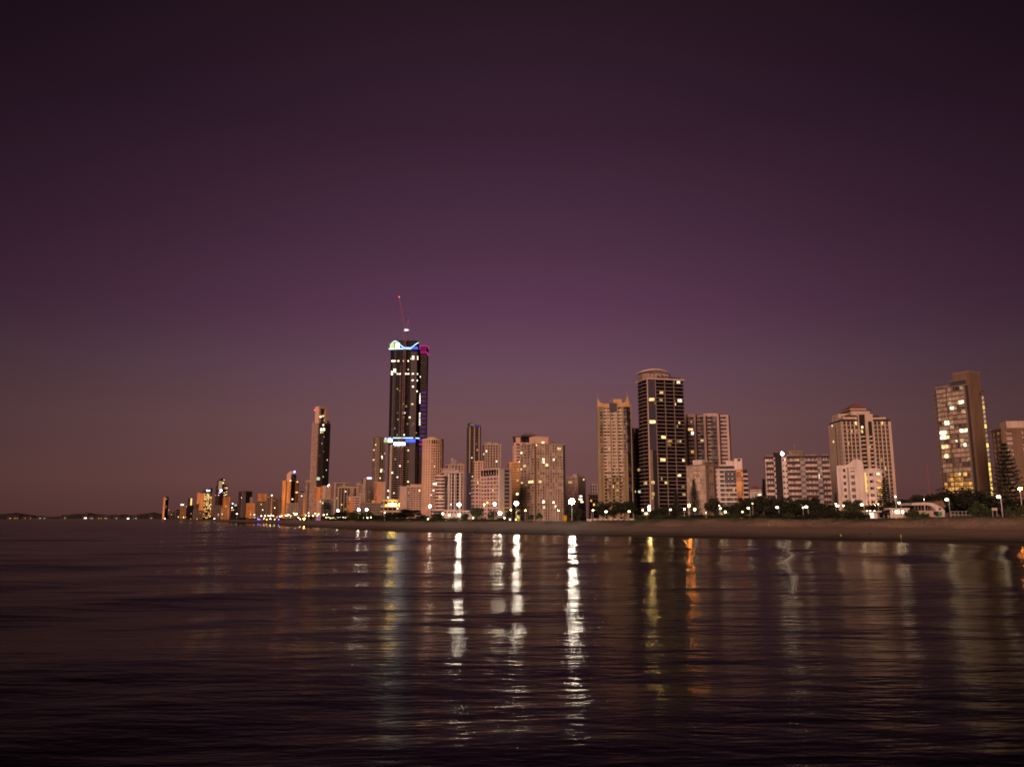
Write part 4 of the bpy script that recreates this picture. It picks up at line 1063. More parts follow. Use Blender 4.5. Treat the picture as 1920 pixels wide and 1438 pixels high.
# round tower
D = 790; p0 = at(789.5, 880, D); p1 = at(829, 880, D)
rad = (p1.x - p0.x) / 2 * .985; cxr = (p0.x + p1.x) / 2
root = empty('apartment_tower', (cxr, D + rad, BASE)); tag(root, 'round peach tower of ribbed balconies beside the tall glass skyscraper', 'building')
Hr = at(808, 824, D).z - BASE; nf = 32; fr_ = Hr / nf
circ = lambda r_, n_=48: [(r_ * math.cos(2 * math.pi * k / n_), r_ * math.sin(2 * math.pi * k / n_)) for k in range(n_)]
MB().prism(circ(rad - .9), 0, Hr).build('glazing', 'glass_dark', root)
me = MB().prism(circ(rad), -.30 * fr_, .30 * fr_).mesh('floor_slab', 'peach')
for k in range(1, nf - 1):
    if k not in (nf - 4,): put('floor_slab', me, root, (0, 0, k * fr_))
for k in range(26):
    t = 2 * math.pi * k / 26
    if math.sin(t) > .45: continue
    w = 1.5 if math.cos(t) < -.1 else .7
    o = MB().box(-.5, -w / 2, 0, .55, w / 2, Hr + (.4 if k % 2 else .1)).build('pier', 'peach', root, (math.cos(t) * (rad - .1), math.sin(t) * (rad - .1), 0)); o.rotation_euler = (0, 0, t)
MB().prism(circ(rad + .4), Hr - .3, Hr + 1.2).build('parapet', 'peach', root); MB().prism(circ(rad + .3), Hr - 4 * fr_ - .6, Hr - 4 * fr_ + .6).build('crown_band', 'peach', root)
MB().prism(circ(rad * .55), Hr + 1, Hr + 3).build('plant_room', 'beige', root)
r = random.Random(9)
for zx, zy, mt in ((222, 660, 'room_warm'), (170, 988, 'room_white'), (205, 932, 'room_dim'), (90, 890, 'room_amber'), (70, 1000, 'room_dim'), (140, 770, 'room_dim'), (190, 600, 'room_dim'), (120, 1130, 'room_amber'), (243, 1120, 'room_white')):
    x, y = zD(zx, zy); p = at(x, y, D); t = math.asin(max(-.95, min(.95, (p.x - cxr) / rad)))
    k = int((p.z - BASE) / fr_)
    o = MB().box(-.9, -.75, .3, .12, .75, fr_ * .7).build('lit_window', mt, root, (rad * math.sin(t) * .985, -rad * math.cos(t) * .985, k * fr_ + fr_ * .28)); o.rotation_euler = (0, 0, t - math.pi / 2)

# small blocks right of the broad slab
B = std('apartment_block', 'pinkish glass-gridded block behind the brightest floodlight', 1060, 1083, 1097, 895, 900, 50, 15, glass='glass_pale', wall='pink', band=.3, pL=9, pR=4, pw=.7, yx=900, plant=[], lit=0)
MB().box(2, 3, B.H, 9, B.b * .5, B.H + 4).build('plant_room', 'pink', B.root); MB().box(B.a * .2, -.75, 0, B.a * .95, -.4, B.H - 2).build('grey_face', 'grey', B.root)
B.lit('L', [(40, 1000, 40, 18, 'room_warm'), (90, 1000, 20, 12, 'room_dim')], zE)
B.lit('R', [(150, 985, 14, 12, 'room_warm'), (128, 1125, 24, 10, 'room_white'), (125, 1150, 30, 10, 'room_white'), (135, 1172, 24, 9, 'room_white'), (100, 1125, 14, 10, 'room_white')], zE, off=.9, snap=False)
std('apartment_block', 'far hazy stepped block left of the gilded tower', 1108, 1110, 1121, 909, 1250, 8, 12, glass='glass_dark', wall='grey', band=.35, pR=3, pw=1.6, depth=12, yx=920, plant=[(1110, 1115, 906)])
B = std('apartment_block', 'low block with orange-lit rooms at the foot of the gilded tower', 1104, 1106, 1126, 928, 1000, 8, 7, glass='glass_dark', wall='taupe', band=.4, pR=5, depth=10, yx=940)
B.lit('R', [(1700, 275, 34, 24, 'room_amber'), (1740, 300, 24, 40, 'room_amber'), (1690, 250, 20, 14, 'room_warm')], zS)

# ================================================================== the tallest tower, under construction
D = 1150
t0, t1, t2 = tr(728.5, 760), tr(786, 760), tr(797.5, 760)
TOPZ = at(758, 655, D).z
root = empty('skyscraper', (D * (t0 + t1) / 2, D, BASE)); tag(root, 'tallest dark glass skyscraper with coloured light bands and an unfinished crown', 'building')
W = D * (t1 - t0) / 2; DEP = 34.0; HT = TOPZ - BASE; NF = 78; FT = HT / NF
def rrect(w, d, r_, o=0.0, n_=6):
    pts = []
    for sx, sy, a0 in ((1, 1, 0), (-1, 1, 90), (-1, -1, 180), (1, -1, 270)):
        for k in range(n_ + 1):
            t = R_(a0 + 90 * k / n_)
            pts.append((sx * (w - r_) + (r_ + o) * math.cos(t), d / 2 + sy * (d / 2 - r_) + (r_ + o) * math.sin(t)))
    return pts
MB().prism(rrect(W, DEP, 9), 0, HT).build('glazing', 'glass_black', root)
me = MB().prism(rrect(W, DEP, 9, .5), -.2, .2).mesh('floor_slab', 'charcoal')
ml = MB().prism(rrect(W, DEP, 9, .7), -.36, .36).mesh('floor_slab', 'taupe')
KB = int(NF * .445)
for k in range(1, NF + 1): put('floor_slab', ml if k < KB else me, root, (0, 0, k * FT))
def xw(zx, zy): x, y = zC(zx, zy); p = at(x, y, D); return p.x - root.location.x, p.z - BASE
for zx, w, mt, zz1 in ((262, 9.0, 'charcoal', HT - 4), (143, 2.4, 'charcoal', HT - 20), (184, 1.6, 'charcoal', HT - 24)):
    x, _ = xw(zx, 800)
    MB().box(x - w / 2, -.75, 0, x + w / 2, 3, zz1).build('facade_strip', mt, root)
x, _ = xw(133, 1100); MB().box(x - 1.8, -1.0, 0, x + 1.2, 3, xw(0, 912)[1] - 2).build('corner_pier', 'beige', root)
# right wing, set back
wx0, wx1 = W - 3, D * (t2) - root.location.x
wz = xw(0, 372)[1]
MB().box(wx0, 7, 0, wx1, DEP - 4, wz).build('side_wing', 'glass_black', root)
me = MB().box(wx0, 6.4, -.22, wx1 + .6, DEP - 4, .22).mesh('wing_slab', 'taupe'); mp_ = MB().box(wx0, 6.4, -.22, wx1 + .6, DEP - 4, .22).mesh('wing_slab', 'led_violet')
kb = int(xw(0, 905)[1] / FT)
for k in range(1, int(wz / FT) + 1): put('wing_slab', me, root, (0, 0, k * FT))
for k in list(range(kb - 5, kb - 1, 2)) + list(range(kb + 1, kb + 24, 2)): MB().box(W + 1, 6.1, k * FT + .5, wx1 + .5, 6.5, k * FT + .9).build('led_strip', 'led_violet', root)
za, zb_ = xw(0, 372)[1], xw(0, 334)[1]
MB().box(wx0 + 2, 6.6, za, wx1 + .4, DEP - 6, zb_).build('wing_crown', 'black_cladding', root)
for k in range(4): MB().box(wx0 + 2.6 + k * (wx1 - wx0 - 3) / 4, 6.3, za, wx0 + 2.6 + (k + .55) * (wx1 - wx0 - 3) / 4, 6.7, zb_ - .6).build('wing_crown_panel', 'led_magenta_dim', root)
for zz in (za, zb_): MB().box(wx0 + 1, 6.0, zz - .35, wx1 + 1, DEP - 5, zz + .35).build('wing_crown_rim', 'led_magenta', root)
# crown: dark screen, coloured glass and the light wave
zc0, zc1 = HT, xw(0, 308)[1]
MB().prism(rrect(W - 4, DEP - 8, 6), zc0 - 1, zc1).build('crown_screen', 'black_cladding', root)
xs = [xw(z_, 0)[0] for z_ in (133, 160, 200, 216, 260, 298)]
cw = [(132, 358), (132, 335), (140, 320), (152, 313), (166, 313), (180, 322), (195, 338), (208, 349), (224, 352), (250, 352), (262, 345), (275, 334), (288, 324), (296, 319)]
cwp = [xw(*q) for q in cw]
yf = lambda x: -1.0 + max(0, (abs(x) - (W - 9))) ** 2 / 9.0 * .55
for (xa, za_), (xb, zb2) in zip(cwp[:-1], cwp[1:]): MB().tube((xa, yf(xa), za_), (xb, yf(xb), zb2), .42, n=6).build('light_wave', 'led_cyan', root)
zlo = xw(0, 355)[1]
for i, (zx0, zx1, mt) in enumerate(((134, 150, 'led_lime'), (150, 160, 'porch_yellow'), (160, 172, 'led_lime'), (172, 192, 'led_white'), (192, 204, 'led_blue'))):
    x0, x1 = xw(zx0, 0)[0], xw(zx1, 0)[0]; xm = (x0 + x1) / 2
    top = np.interp(xm, [c[0] for c in cwp[3:8]], [c[1] for c in cwp[3:8]]) - 1.2 if zx0 > 150 else xw(0, 322)[1]
    MB().box(x0, yf(xm) + .2, zlo, x1, yf(xm) + 2, max(top, zlo + 3)).build('crown_glass', mt, root)
for zx0, zx1, mt in ((132, 215, 'led_cyan'), (215, 262, 'led_cyan'), (262, 300, 'led_blue')): MB().box(xw(zx0, 0)[0], -1.1, zlo - .9, xw(zx1, 0)[0], 1, zlo - .1).build('crown_rim', mt, root)
for zx0, zx1 in ((216, 250), (262, 298)): MB().box(xw(zx0, 0)[0], -.7, zlo, xw(zx1, 0)[0], 1, zlo + 2.4).build('crown_glass', 'led_blue', root)
# light belt at mid height
zbelt = xw(0, 893)[1]
MB().prism(rrect(W, DEP, 9, .9), zbelt + 3.2, zbelt + 4.0).build('light_belt', 'led_cyan', root)
MB().prism(rrect(W, DEP, 9, .6), zbelt - 5, zbelt + 3).build('belt_recess', 'black_cladding', root)
for zx0, zx1, mt in ((118, 134, 'led_lime'), (140, 166, 'led_white'), (262, 296, 'led_blue'), (240, 262, 'led_blue')): MB().box(xw(zx0, 0)[0], -1.2, zbelt - 2.6, xw(zx1, 0)[0], 2, zbelt + 2.0).build('belt_panel', mt, root)
MB().box(xw(176, 0)[0], -2.2, xw(0, 920)[1], xw(236, 0)[0], 2, xw(0, 906)[1]).build('illuminated_sign', 'sign_white', root)
for zz, mt in ((890, 'led_violet'), (912, 'led_magenta')): MB().box(W - 2, 5.8, xw(0, zz)[1] - .8, wx1 + .8, 7, xw(0, zz)[1] + .6).build('led_strip', mt, root)
def tl(zx, zy, w, h, mt='room_white'):
    x, z_ = xw(zx, zy); k = math.floor(z_ / FT); rows_ = max(1, round(h / 3.125 / ppm(D) / FT))
    yy = yf(x) - .1 if zx < 292 else 6.4
    for j in range(rows_):
        MB().box(x - w / 8.5 / ppm(D), yy, (k + j + .2) * FT, x + w / 8.5 / ppm(D), yy + 1.6, (k + j + .82) * FT).build('lit_window', mt, root)
for it in ((150, 432, 34, 12), (178, 433, 14, 12), (140, 500, 14, 26), (157, 496, 18, 24), (174, 506, 16, 14), (188, 507, 10, 12), (265, 417, 18, 22), (288, 418, 14, 24), (252, 417, 8, 18), (236, 498, 16, 10), (222, 498, 10, 10), (264, 498, 18, 11), (286, 498, 16, 11),
           (302, 520, 8, 8), (262, 547, 16, 12), (285, 547, 14, 12), (264, 581, 14, 12), (287, 610, 7, 6), (260, 682, 14, 8, 'room_warm'), (214, 732, 14, 10), (245, 755, 12, 12), (211, 857, 11, 11), (236, 476, 6, 6), (208, 430, 6, 6), (236, 430, 6, 6), (276, 845, 10, 10, 'room_dim'),
           (236, 953, 10, 10, 'room_warm'), (235, 1018, 8, 6, 'room_dim'), (188, 1041, 10, 10), (141, 1080, 13, 12), (173, 1107, 10, 12), (235, 1133, 12, 8, 'room_warm'), (236, 1160, 10, 6, 'room_dim'), (120, 1192, 16, 18), (152, 1197, 8, 10), (118, 1226, 14, 10), (186, 1198, 8, 10), (130, 980, 10, 5, 'room_dim'), (160, 1008, 8, 6, 'room_dim')): tl(*it)
for y_ in list(range(618, 670, 12)) + list(range(728, 805, 12)): tl(300, y_, 9, 9)
for k in range(14):
    rr_ = random.Random(k); tl(rr_.uniform(136, 290), rr_.uniform(560, 870), rr_.uniform(5, 12), 6, rr_.choice(('room_dim', 'curtain_lit')))

# tower crane tied to the front of it
cr_x, _ = xw(206, 800)
yc = D - 7.0
root = empty('tower_crane', (root.location.x + cr_x, yc, BASE)); tag(root, 'red lattice tower crane climbing above the tallest skyscraper', 'crane')
sc_ = yc / D
def cz(py): r_ = ray(960, py); return EYE + yc * r_.z / r_.y - BASE
def cxx(px, py): return yc * tr(px, py) - root.location.x
mast = MB(); ztop = cz(622); z_ = 0.0
hw = 1.25
lean = cxx(759.5, 625)
def mx(z): return lean * (z / ztop)
for sx in (-hw, hw):
    for sy in (-hw, hw): mast.tube((sx, sy, 0), (sx + lean, sy, ztop), .28, n=4)
MAST = mast.build('mast', 'red_steel', root)
br = MB(); z_, k = 0.0, 0
while z_ < ztop - 5:
    s1 = 1 if k % 2 else -1
    for sy in (-hw, hw): br.tube((-hw * s1 + mx(z_), sy, z_), (hw * s1 + mx(z_), sy, z_ + 4.4), .13, n=3)
    for sx in (-hw, hw): br.tube((sx + mx(z_), -hw * s1, z_), (sx + mx(z_), hw * s1, z_ + 4.4), .13, n=3)
    z_ += 4.4; k += 1
tag(br.build('mast_bracing', 'red_steel', MAST), kind='stuff')
MB().box(lean - 2.4, -2.4, ztop - .4, lean + 2.4, 2.4, ztop + 1.2).build('slewing_ring', 'steel', root)
MB().box(lean - .5, -3.4, ztop + 1.2, lean + 2.3, -1.6, ztop + 3.8).build('cab', 'white', root)
MB().box(lean - .2, -3.9, ztop + .9, cxx(766, 621), -2.5, ztop + 2.6).build('deck_light', 'sign_lilac', root)
jt = Vector((cxx(748.5, 557), 0, cz(557))); jb = Vector((lean, 0, ztop + 1.5))
jib = MB(); jbr = MB()
dj = (jt - jb); side = Vector((dj.z, 0, -dj.x)).normalized()
ch = []
for ox, oy in ((-1.1, -.9), (-1.1, .9), (1.0, 0)):
    ch.append((jb + side * ox + Vector((0, oy, 0)), jt + side * ox * .35 + Vector((0, oy * .35, 0))))
    jib.tube(*ch[-1], .26, n=4)
for k in range(16):
    u, v_ = k / 16, (k + 1) / 16
    for i_, j_ in ((0, 2), (1, 2), (0, 1)):
        p_, q_ = ch[i_], ch[j_]
        jbr.tube(p_[0].lerp(p_[1], u), q_[0].lerp(q_[1], v_), .12, n=3)
JIB = jib.build('jib', 'red_steel', root); tag(jbr.build('jib_bracing', 'red_steel', JIB), kind='stuff')
ax = Vector((cxx(766, 596), 0, cz(598)))
MB().tube(jb + Vector((1.2, 0, 0)), ax, .35, n=4).tube(jb + Vector((6.0, 0, 0)), ax, .3, n=4).build('back_mast', 'red_steel', root)
MB().tube(jb, jb + Vector((7.4, 0, .3)), .55, n=4).build('counter_jib', 'red_steel', root)
MB().box(lean + 4.6, -1.2, ztop + .6, lean + 7.6, 1.2, ztop + 2.8).build('counterweight', 'grey', root)
mb = MB(); mb.tube(ax, jb.lerp(jt, .93), .09, n=3); mb.build('pendant_cable', 'steel', root)
MB().ball(tuple(jt), .9).build('warning_light', 'globe_red', JIB)

# podium with a bright porch
B = Bld('podium_building', 'low podium with a glaring yellow porch at the foot of the tallest skyscraper', 716, 719, 777, 938, 900, 6, 4, yx=950, depth=20)
B.core('glass_dark'); B.slabs(.35, .8, 'peach'); B.piers('R', 8, 1.0, .9, 'beige')
q = B.sR(729, 945); q1 = B.sR(742, 945)
B.wall('R', B.sR(722, 945), B.sR(757, 945), 2.4, 'porch_yellow', z0=B.zat('R', 5, 949.5), z1=B.zat('R', 5, 945.5), name='porch_soffit')
B.wall('R', q, q1, 3.2, 'porch_gold', z0=B.zat('R', 5, 948.5), z1=B.zat('R', 5, 943.5), name='porch_light')
B.wall('R', B.sR(744, 953), B.sR(753, 953), 1.6, 'room_white', z0=B.zat('R', 5, 954.5), z1=B.zat('R', 5, 952), name='lit_window')
MB().box(B.sR(716, 950), -4, B.zat('R', 5, 951.5), B.sR(745, 950), 2, B.zat('R', 5, 950)).build('awning', 'white', B.root)

# twin-sided block before the tall tower
B = std('apartment_block', 'pinkish block with one column of dark windows, before the tallest skyscraper', 748, 751, 789, 913, 850, 6, 16, glass='glass_grey', wall='pink', band=.45, pR=0, depth=14, yx=920, cap=.8)
g = lambda zx: B.sR(*zJ(zx, 700)); g = lambda x: B.sR(x, 930)
B.wall('R', -.5, g(762.5), .8, 'pink'); B.wall('R', g(768.5), g(771), .8, 'beige'); B.piers('R', [g(775), g(780), g(785)], .7, .8, 'peach'); B.wall('R', g(769), B.a + .4, .9, 'peach', z0=B.H, z1=B.H + 3, name='penthouse')
B.lit('R', [(786.5, 919, 3, 3, 'room_warm'), (766, 935, 2.5, 2, 'room_dim'), (766, 925, 2.5, 2, 'room_dim')], off=.95)
# ================================================================== left of centre: the receding skyline
B = std('skyscraper', 'tall banded tower with a pale spine, left of the tallest skyscraper', 699, 706, 722, 820, 1400, 30, 50, glass='glass_grey', wall='taupe', band=.4, proud=.7, yx=830, cap=1.4)
B.wall('R', -.9, B.a * .36, 1.2, 'beige', name='spine'); B.piers('R', [B.a * .62, B.a * .9], 1.6, 1.0, 'taupe')
MB().ball((B.a, -1.5, B.H - 1), 1.6).build('blue_beacon', 'globe_violet', B.root)
B.lit('R', [(856, 773, 22, 20, 'room_warm'), (852, 800, 12, 14, 'room_white'), (880, 803, 10, 12, 'room_dim'), (890, 606, 12, 12, 'room_warm'), (860, 634, 12, 14, 'room_white'), (862, 660, 10, 12, 'room_white')], zB, off=1.4)
B.lit('L', [(783, 580, 12, 12, 'room_warm'), (780, 678, 12, 12, 'room_warm'), (806, 518, 14, 14, 'room_warm'), (832, 662, 10, 16, 'room_warm')], zB, off=1.0)
B.rlit('R', 5, 61, 1.5)
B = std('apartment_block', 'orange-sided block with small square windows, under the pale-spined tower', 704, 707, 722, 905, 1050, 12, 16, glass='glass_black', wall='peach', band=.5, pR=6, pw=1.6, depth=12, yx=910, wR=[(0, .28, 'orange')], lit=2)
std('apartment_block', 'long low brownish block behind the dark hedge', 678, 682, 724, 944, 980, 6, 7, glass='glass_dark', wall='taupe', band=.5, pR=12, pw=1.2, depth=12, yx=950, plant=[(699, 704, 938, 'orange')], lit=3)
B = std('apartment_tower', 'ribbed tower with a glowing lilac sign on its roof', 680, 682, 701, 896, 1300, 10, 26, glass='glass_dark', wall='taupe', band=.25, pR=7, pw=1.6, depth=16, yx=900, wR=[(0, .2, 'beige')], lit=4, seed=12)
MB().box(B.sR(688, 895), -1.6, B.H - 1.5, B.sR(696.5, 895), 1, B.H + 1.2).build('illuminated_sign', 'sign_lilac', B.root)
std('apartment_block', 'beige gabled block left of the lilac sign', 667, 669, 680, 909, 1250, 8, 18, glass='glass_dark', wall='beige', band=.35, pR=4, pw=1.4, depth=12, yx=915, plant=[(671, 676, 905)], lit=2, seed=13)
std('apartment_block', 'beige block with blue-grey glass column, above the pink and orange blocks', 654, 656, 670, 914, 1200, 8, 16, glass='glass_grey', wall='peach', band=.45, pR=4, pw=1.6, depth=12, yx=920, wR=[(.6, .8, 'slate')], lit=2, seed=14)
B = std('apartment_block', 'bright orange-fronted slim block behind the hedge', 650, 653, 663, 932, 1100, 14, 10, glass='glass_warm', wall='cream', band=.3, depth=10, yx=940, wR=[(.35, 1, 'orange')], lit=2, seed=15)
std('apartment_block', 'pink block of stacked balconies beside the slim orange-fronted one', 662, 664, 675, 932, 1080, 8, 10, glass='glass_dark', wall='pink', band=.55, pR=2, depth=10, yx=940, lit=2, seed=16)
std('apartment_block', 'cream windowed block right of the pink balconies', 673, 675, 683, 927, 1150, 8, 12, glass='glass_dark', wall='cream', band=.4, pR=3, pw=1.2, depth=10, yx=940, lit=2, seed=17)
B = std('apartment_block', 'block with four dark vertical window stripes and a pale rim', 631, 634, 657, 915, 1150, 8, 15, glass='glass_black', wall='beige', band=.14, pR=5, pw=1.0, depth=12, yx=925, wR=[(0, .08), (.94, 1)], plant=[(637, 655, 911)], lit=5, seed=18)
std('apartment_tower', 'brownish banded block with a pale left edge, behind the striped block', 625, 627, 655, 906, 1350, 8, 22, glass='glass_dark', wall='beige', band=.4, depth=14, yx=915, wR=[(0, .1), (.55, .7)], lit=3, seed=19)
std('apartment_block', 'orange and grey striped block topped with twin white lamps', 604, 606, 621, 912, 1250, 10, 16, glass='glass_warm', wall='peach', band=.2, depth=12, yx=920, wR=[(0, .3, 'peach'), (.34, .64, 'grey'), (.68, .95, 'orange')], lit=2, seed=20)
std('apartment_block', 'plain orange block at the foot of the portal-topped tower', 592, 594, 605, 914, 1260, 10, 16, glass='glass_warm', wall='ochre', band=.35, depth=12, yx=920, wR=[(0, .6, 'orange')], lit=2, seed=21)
std('apartment_block', 'low grey balcony block with a pale frame behind the beach lights', 599, 601, 628, 936, 1080, 6, 9, glass='glass_grey', wall='grey', band=.4, pR=6, pw=.8, depth=12, yx=945, wR=[(0, .06, 'cream'), (.9, 1, 'cream')], lit=4, seed=22)
std('apartment_block', 'narrow peach wall block rising from the beach lights', 594, 595.5, 601.5, 938, 1060, 6, 9, glass='glass_warm', wall='peach', band=.6, depth=9, yx=945, wR=[(0, .7, 'peach')], lit=1, seed=23)
# portal-topped tower
B = Bld('skyscraper', 'tall slim tower with a portal frame roof and a black glass flank', 584, 595, 616, 790, 1500, 34, 56, yx=860, depth=None)
B.core('glass_grey'); B.slabs(.28, .8, 'beige')
g = lambda zx: B.sR(*zB(zx, 420)); h_ = lambda zx: B.sL(*zB(zx, 420))
B.wall('R', 1.0, g(262), 1.0, 'charcoal', name='glass_panel'); B.wall('R', g(262), B.a + 1, 1.2, 'black_cladding', z1=B.H - 3, name='black_flank')
me = B.fbox(MB(), 'L', -.6, B.b, -.75, .75, 0, 1.6).mesh('balcony', 'peach')
for k in range(1, 56): put('balcony', me, B.root, (0, 0, k * B.fh))
zp = B.zat('R', 5, 763)
for q0, q1 in ((-1, 2.2), (g(262), g(285))): MB().box(q0, -1.2, B.H - 4, q1, B.b * .6, zp).build('portal_leg', 'peach', B.root)
MB().box(-1.5, -1.4, zp - 3.4, g(290), B.b * .62, zp + .6).build('portal_beam', 'peach', B.root)
for py in (769.5, 774, 781): MB().box(2, -.4, B.zat('R', 5, py) - .8, g(264), B.b * .5, B.zat('R', 5, py) + .8).build('portal_floor', 'brown', B.root)
MB().box(g(285), 2, B.H - 20, B.a, B.b * .6, B.H + 3).build('shoulder', 'black_cladding', B.root)
B.lit('R', [(216, 228, 46, 20, 'room_white'), (250, 222, 20, 16, 'room_warm'), (252, 314, 14, 16, 'room_white'), (232, 362, 22, 26, 'room_white'), (258, 360, 22, 26, 'room_white'), (226, 392, 12, 12), (245, 390, 10, 10), (258, 436, 8, 10, 'room_dim'), (200, 870, 36, 30, 'room_green'), (250, 850, 10, 10), (292, 676, 8, 10), (212, 634, 8, 8, 'room_dim'), (255, 588, 8, 10, 'room_dim')], zB, off=1.4, snap=False)
B.rlit('R', 5, 77, .8, off=1.35)
MB().ball((-3.5, B.b * .5, zp - 6), 1.3).build('warning_light', 'globe_red', B.root)
std('apartment_tower', 'greenish banded tower with a pale rim, left of the portal-topped tower', 573, 575, 587, 904, 1550, 8, 24, glass='glass_dark', wall='beige', band=.4, depth=14, yx=910, wR=[(0, .1), (.94, 1)], cap=4, lit=3, seed=24)
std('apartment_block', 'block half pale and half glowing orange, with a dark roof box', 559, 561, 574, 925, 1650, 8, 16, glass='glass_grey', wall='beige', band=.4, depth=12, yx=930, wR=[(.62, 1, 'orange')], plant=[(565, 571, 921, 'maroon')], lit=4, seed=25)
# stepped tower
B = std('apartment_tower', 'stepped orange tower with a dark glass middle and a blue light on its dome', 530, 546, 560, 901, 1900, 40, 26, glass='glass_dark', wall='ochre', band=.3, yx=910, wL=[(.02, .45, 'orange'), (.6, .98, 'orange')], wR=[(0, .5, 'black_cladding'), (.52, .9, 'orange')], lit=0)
q = B.sR(556, 900)
MB().box(1, 1, B.H, q, B.b * .55, B.zat('R', 2, 889)).build('upper_stage', 'glass_grey', B.root); MB().box(.5, 3, B.H, 3.2, B.b * .58, B.zat('R', 2, 888)).build('upper_pier', 'peach', B.root)
MB().taper([(0, 0), (q + .5, 0), (q + .5, B.b * .58), (0, B.b * .58)], B.zat('R', 2, 889), [(4, 4), (q - 5, 4), (q - 5, B.b * .4), (4, B.b * .4)], B.zat('R', 2, 883)).build('dome_roof', 'peach', B.root)
MB().ball((q * .55, 0, B.zat('R', 2, 884)), 2.3).build('blue_beacon', 'globe_blue', B.root)
B.lit('R', [(1340, 778, 50, 24, 'room_warm'), (1255, 915, 26, 26, 'room_white'), (1354, 570, 30, 18, 'room_warm')], zI, off=1.6, snap=False); B.lit('L', [(1228, 545, 34, 18, 'room_white')], zI, off=1.0, snap=False)
std('apartment_block', 'low pale block at the foot of the stepped orange tower', 537, 539, 560, 944, 1700, 6, 9, glass='glass_dark', wall='beige', band=.3, pR=8, pw=1.5, depth=12, yx=950, lit=4, seed=27)
std('apartment_block', 'small brown block left of the stepped orange tower', 519, 521, 531, 931, 1950, 8, 13, glass='glass_dark', wall='taupe', band=.4, pR=4, pw=1.6, depth=12, yx=940, lit=3, seed=28)
std('apartment_block', 'low brown roofed block between two brown ones', 510, 512, 522, 936, 1900, 8, 11, glass='glass_dark', wall='brown', band=.4, pR=3, pw=1.6, depth=12, yx=940, plant=[(513, 519, 933, 'maroon')], lit=4, seed=29)
std('apartment_block', 'brown block with an orange stripe and a white lamp on its roof', 499, 501, 513, 930, 2000, 8, 13, glass='glass_dark', wall='taupe', band=.4, pR=4, pw=1.6, depth=12, yx=940, wR=[(.58, .86, 'orange')], lit=3, seed=30)
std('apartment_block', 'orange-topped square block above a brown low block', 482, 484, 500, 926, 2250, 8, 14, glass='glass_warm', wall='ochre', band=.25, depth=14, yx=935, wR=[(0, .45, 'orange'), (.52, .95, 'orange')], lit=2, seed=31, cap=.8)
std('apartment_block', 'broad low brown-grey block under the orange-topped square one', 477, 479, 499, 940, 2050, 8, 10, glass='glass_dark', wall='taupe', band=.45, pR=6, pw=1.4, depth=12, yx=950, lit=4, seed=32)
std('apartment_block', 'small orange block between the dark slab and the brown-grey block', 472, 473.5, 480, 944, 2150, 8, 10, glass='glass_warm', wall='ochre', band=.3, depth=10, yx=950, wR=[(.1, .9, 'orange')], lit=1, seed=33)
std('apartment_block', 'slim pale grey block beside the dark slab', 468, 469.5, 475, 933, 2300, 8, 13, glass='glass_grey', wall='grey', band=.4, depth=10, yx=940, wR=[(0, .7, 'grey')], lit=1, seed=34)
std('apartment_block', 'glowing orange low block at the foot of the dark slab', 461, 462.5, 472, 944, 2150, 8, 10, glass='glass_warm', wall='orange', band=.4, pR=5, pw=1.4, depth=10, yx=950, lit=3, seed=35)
std('apartment_tower', 'dark slab tower with one pale blank wall', 447, 454, 472, 921, 2350, 34, 20, glass='glass_dark', wall='brown', band=.2, yx=930, wR=[(0, .36, 'grey'), (.36, 1, 'black_cladding')], lit=3, seed=36)
B = std('apartment_block', 'small dark block with a green-white floodlight', 431, 433, 446, 946, 2500, 8, 10, glass='glass_dark', wall='dark', band=.3, pR=3, depth=12, yx=950, lit=2, seed=37)
MB().ball((B.sR(441.5, 947), -2, B.zat('R', 2, 947)), 4.2, 2, 2.8).build('floodlight', 'room_green', B.root)
for x, y in ((436, 944), (435, 951.5)): MB().ball((B.sR(x, y), -2, B.zat('R', 2, y)), 1.5).build('wall_lamp', 'far_white', B.root)
std('apartment_block', 'tall narrow orange-striped block right of the twin-topped tower', 417, 419, 430.5, 932, 2600, 8, 14, glass='glass_warm', wall='ochre', band=.2, depth=12, yx=940, wR=[(.12, .45, 'orange'), (.72, 1, 'orange')], lit=1, seed=38)
# twin-topped tower
B = std('skyscraper', 'dark twin-topped tower with a slanted roof and a lit pale panel', 404, 411, 426, 910, 2900, 28, 30, glass='glass_black', wall='brown', band=.25, yx=920, lit=0)
q0, q1 = B.sR(411, 905), B.sR(421, 905)
zt_ = B.zat('R', 2, 901); zt2 = B.zat('R', 2, 896)
MB().slab_xz([(q0, B.H - 2), (q1, B.H - 2), (q1, zt2), (q1 - 4, zt2), (q0, zt_)], 0, 14).build('slanted_top', 'black_cladding', B.root)
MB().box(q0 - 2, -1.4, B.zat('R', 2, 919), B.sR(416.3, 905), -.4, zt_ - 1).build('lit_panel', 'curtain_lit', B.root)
MB().ball((B.sR(413.8, 919), -3, B.zat('R', 2, 919.5)), 4.0).build('floodlight', 'far_white', B.root); MB().ball((B.sR(411, 923), -3, B.zat('R', 2, 923.5)), 3.5, 2, 1.6).build('violet_light', 'globe_violet', B.root)
B.lit('R', [(1280, 530, 28, 24, 'room_warm'), (1262, 590, 28, 26, 'room_warm'), (1295, 692, 40, 40, 'room_dim'), (1330, 692, 40, 36, 'room_warm'), (1330, 765, 20, 20), (1285, 785, 16, 16), (1322, 820, 30, 20), (1285, 838, 18, 16), (1255, 790, 14, 14, 'room_dim'), (1305, 830, 20, 16)], zH, off=.9, snap=False)
B.rlit('L', 4, 39, 2.0); B.rlit('R', 6, 40, 2.0)
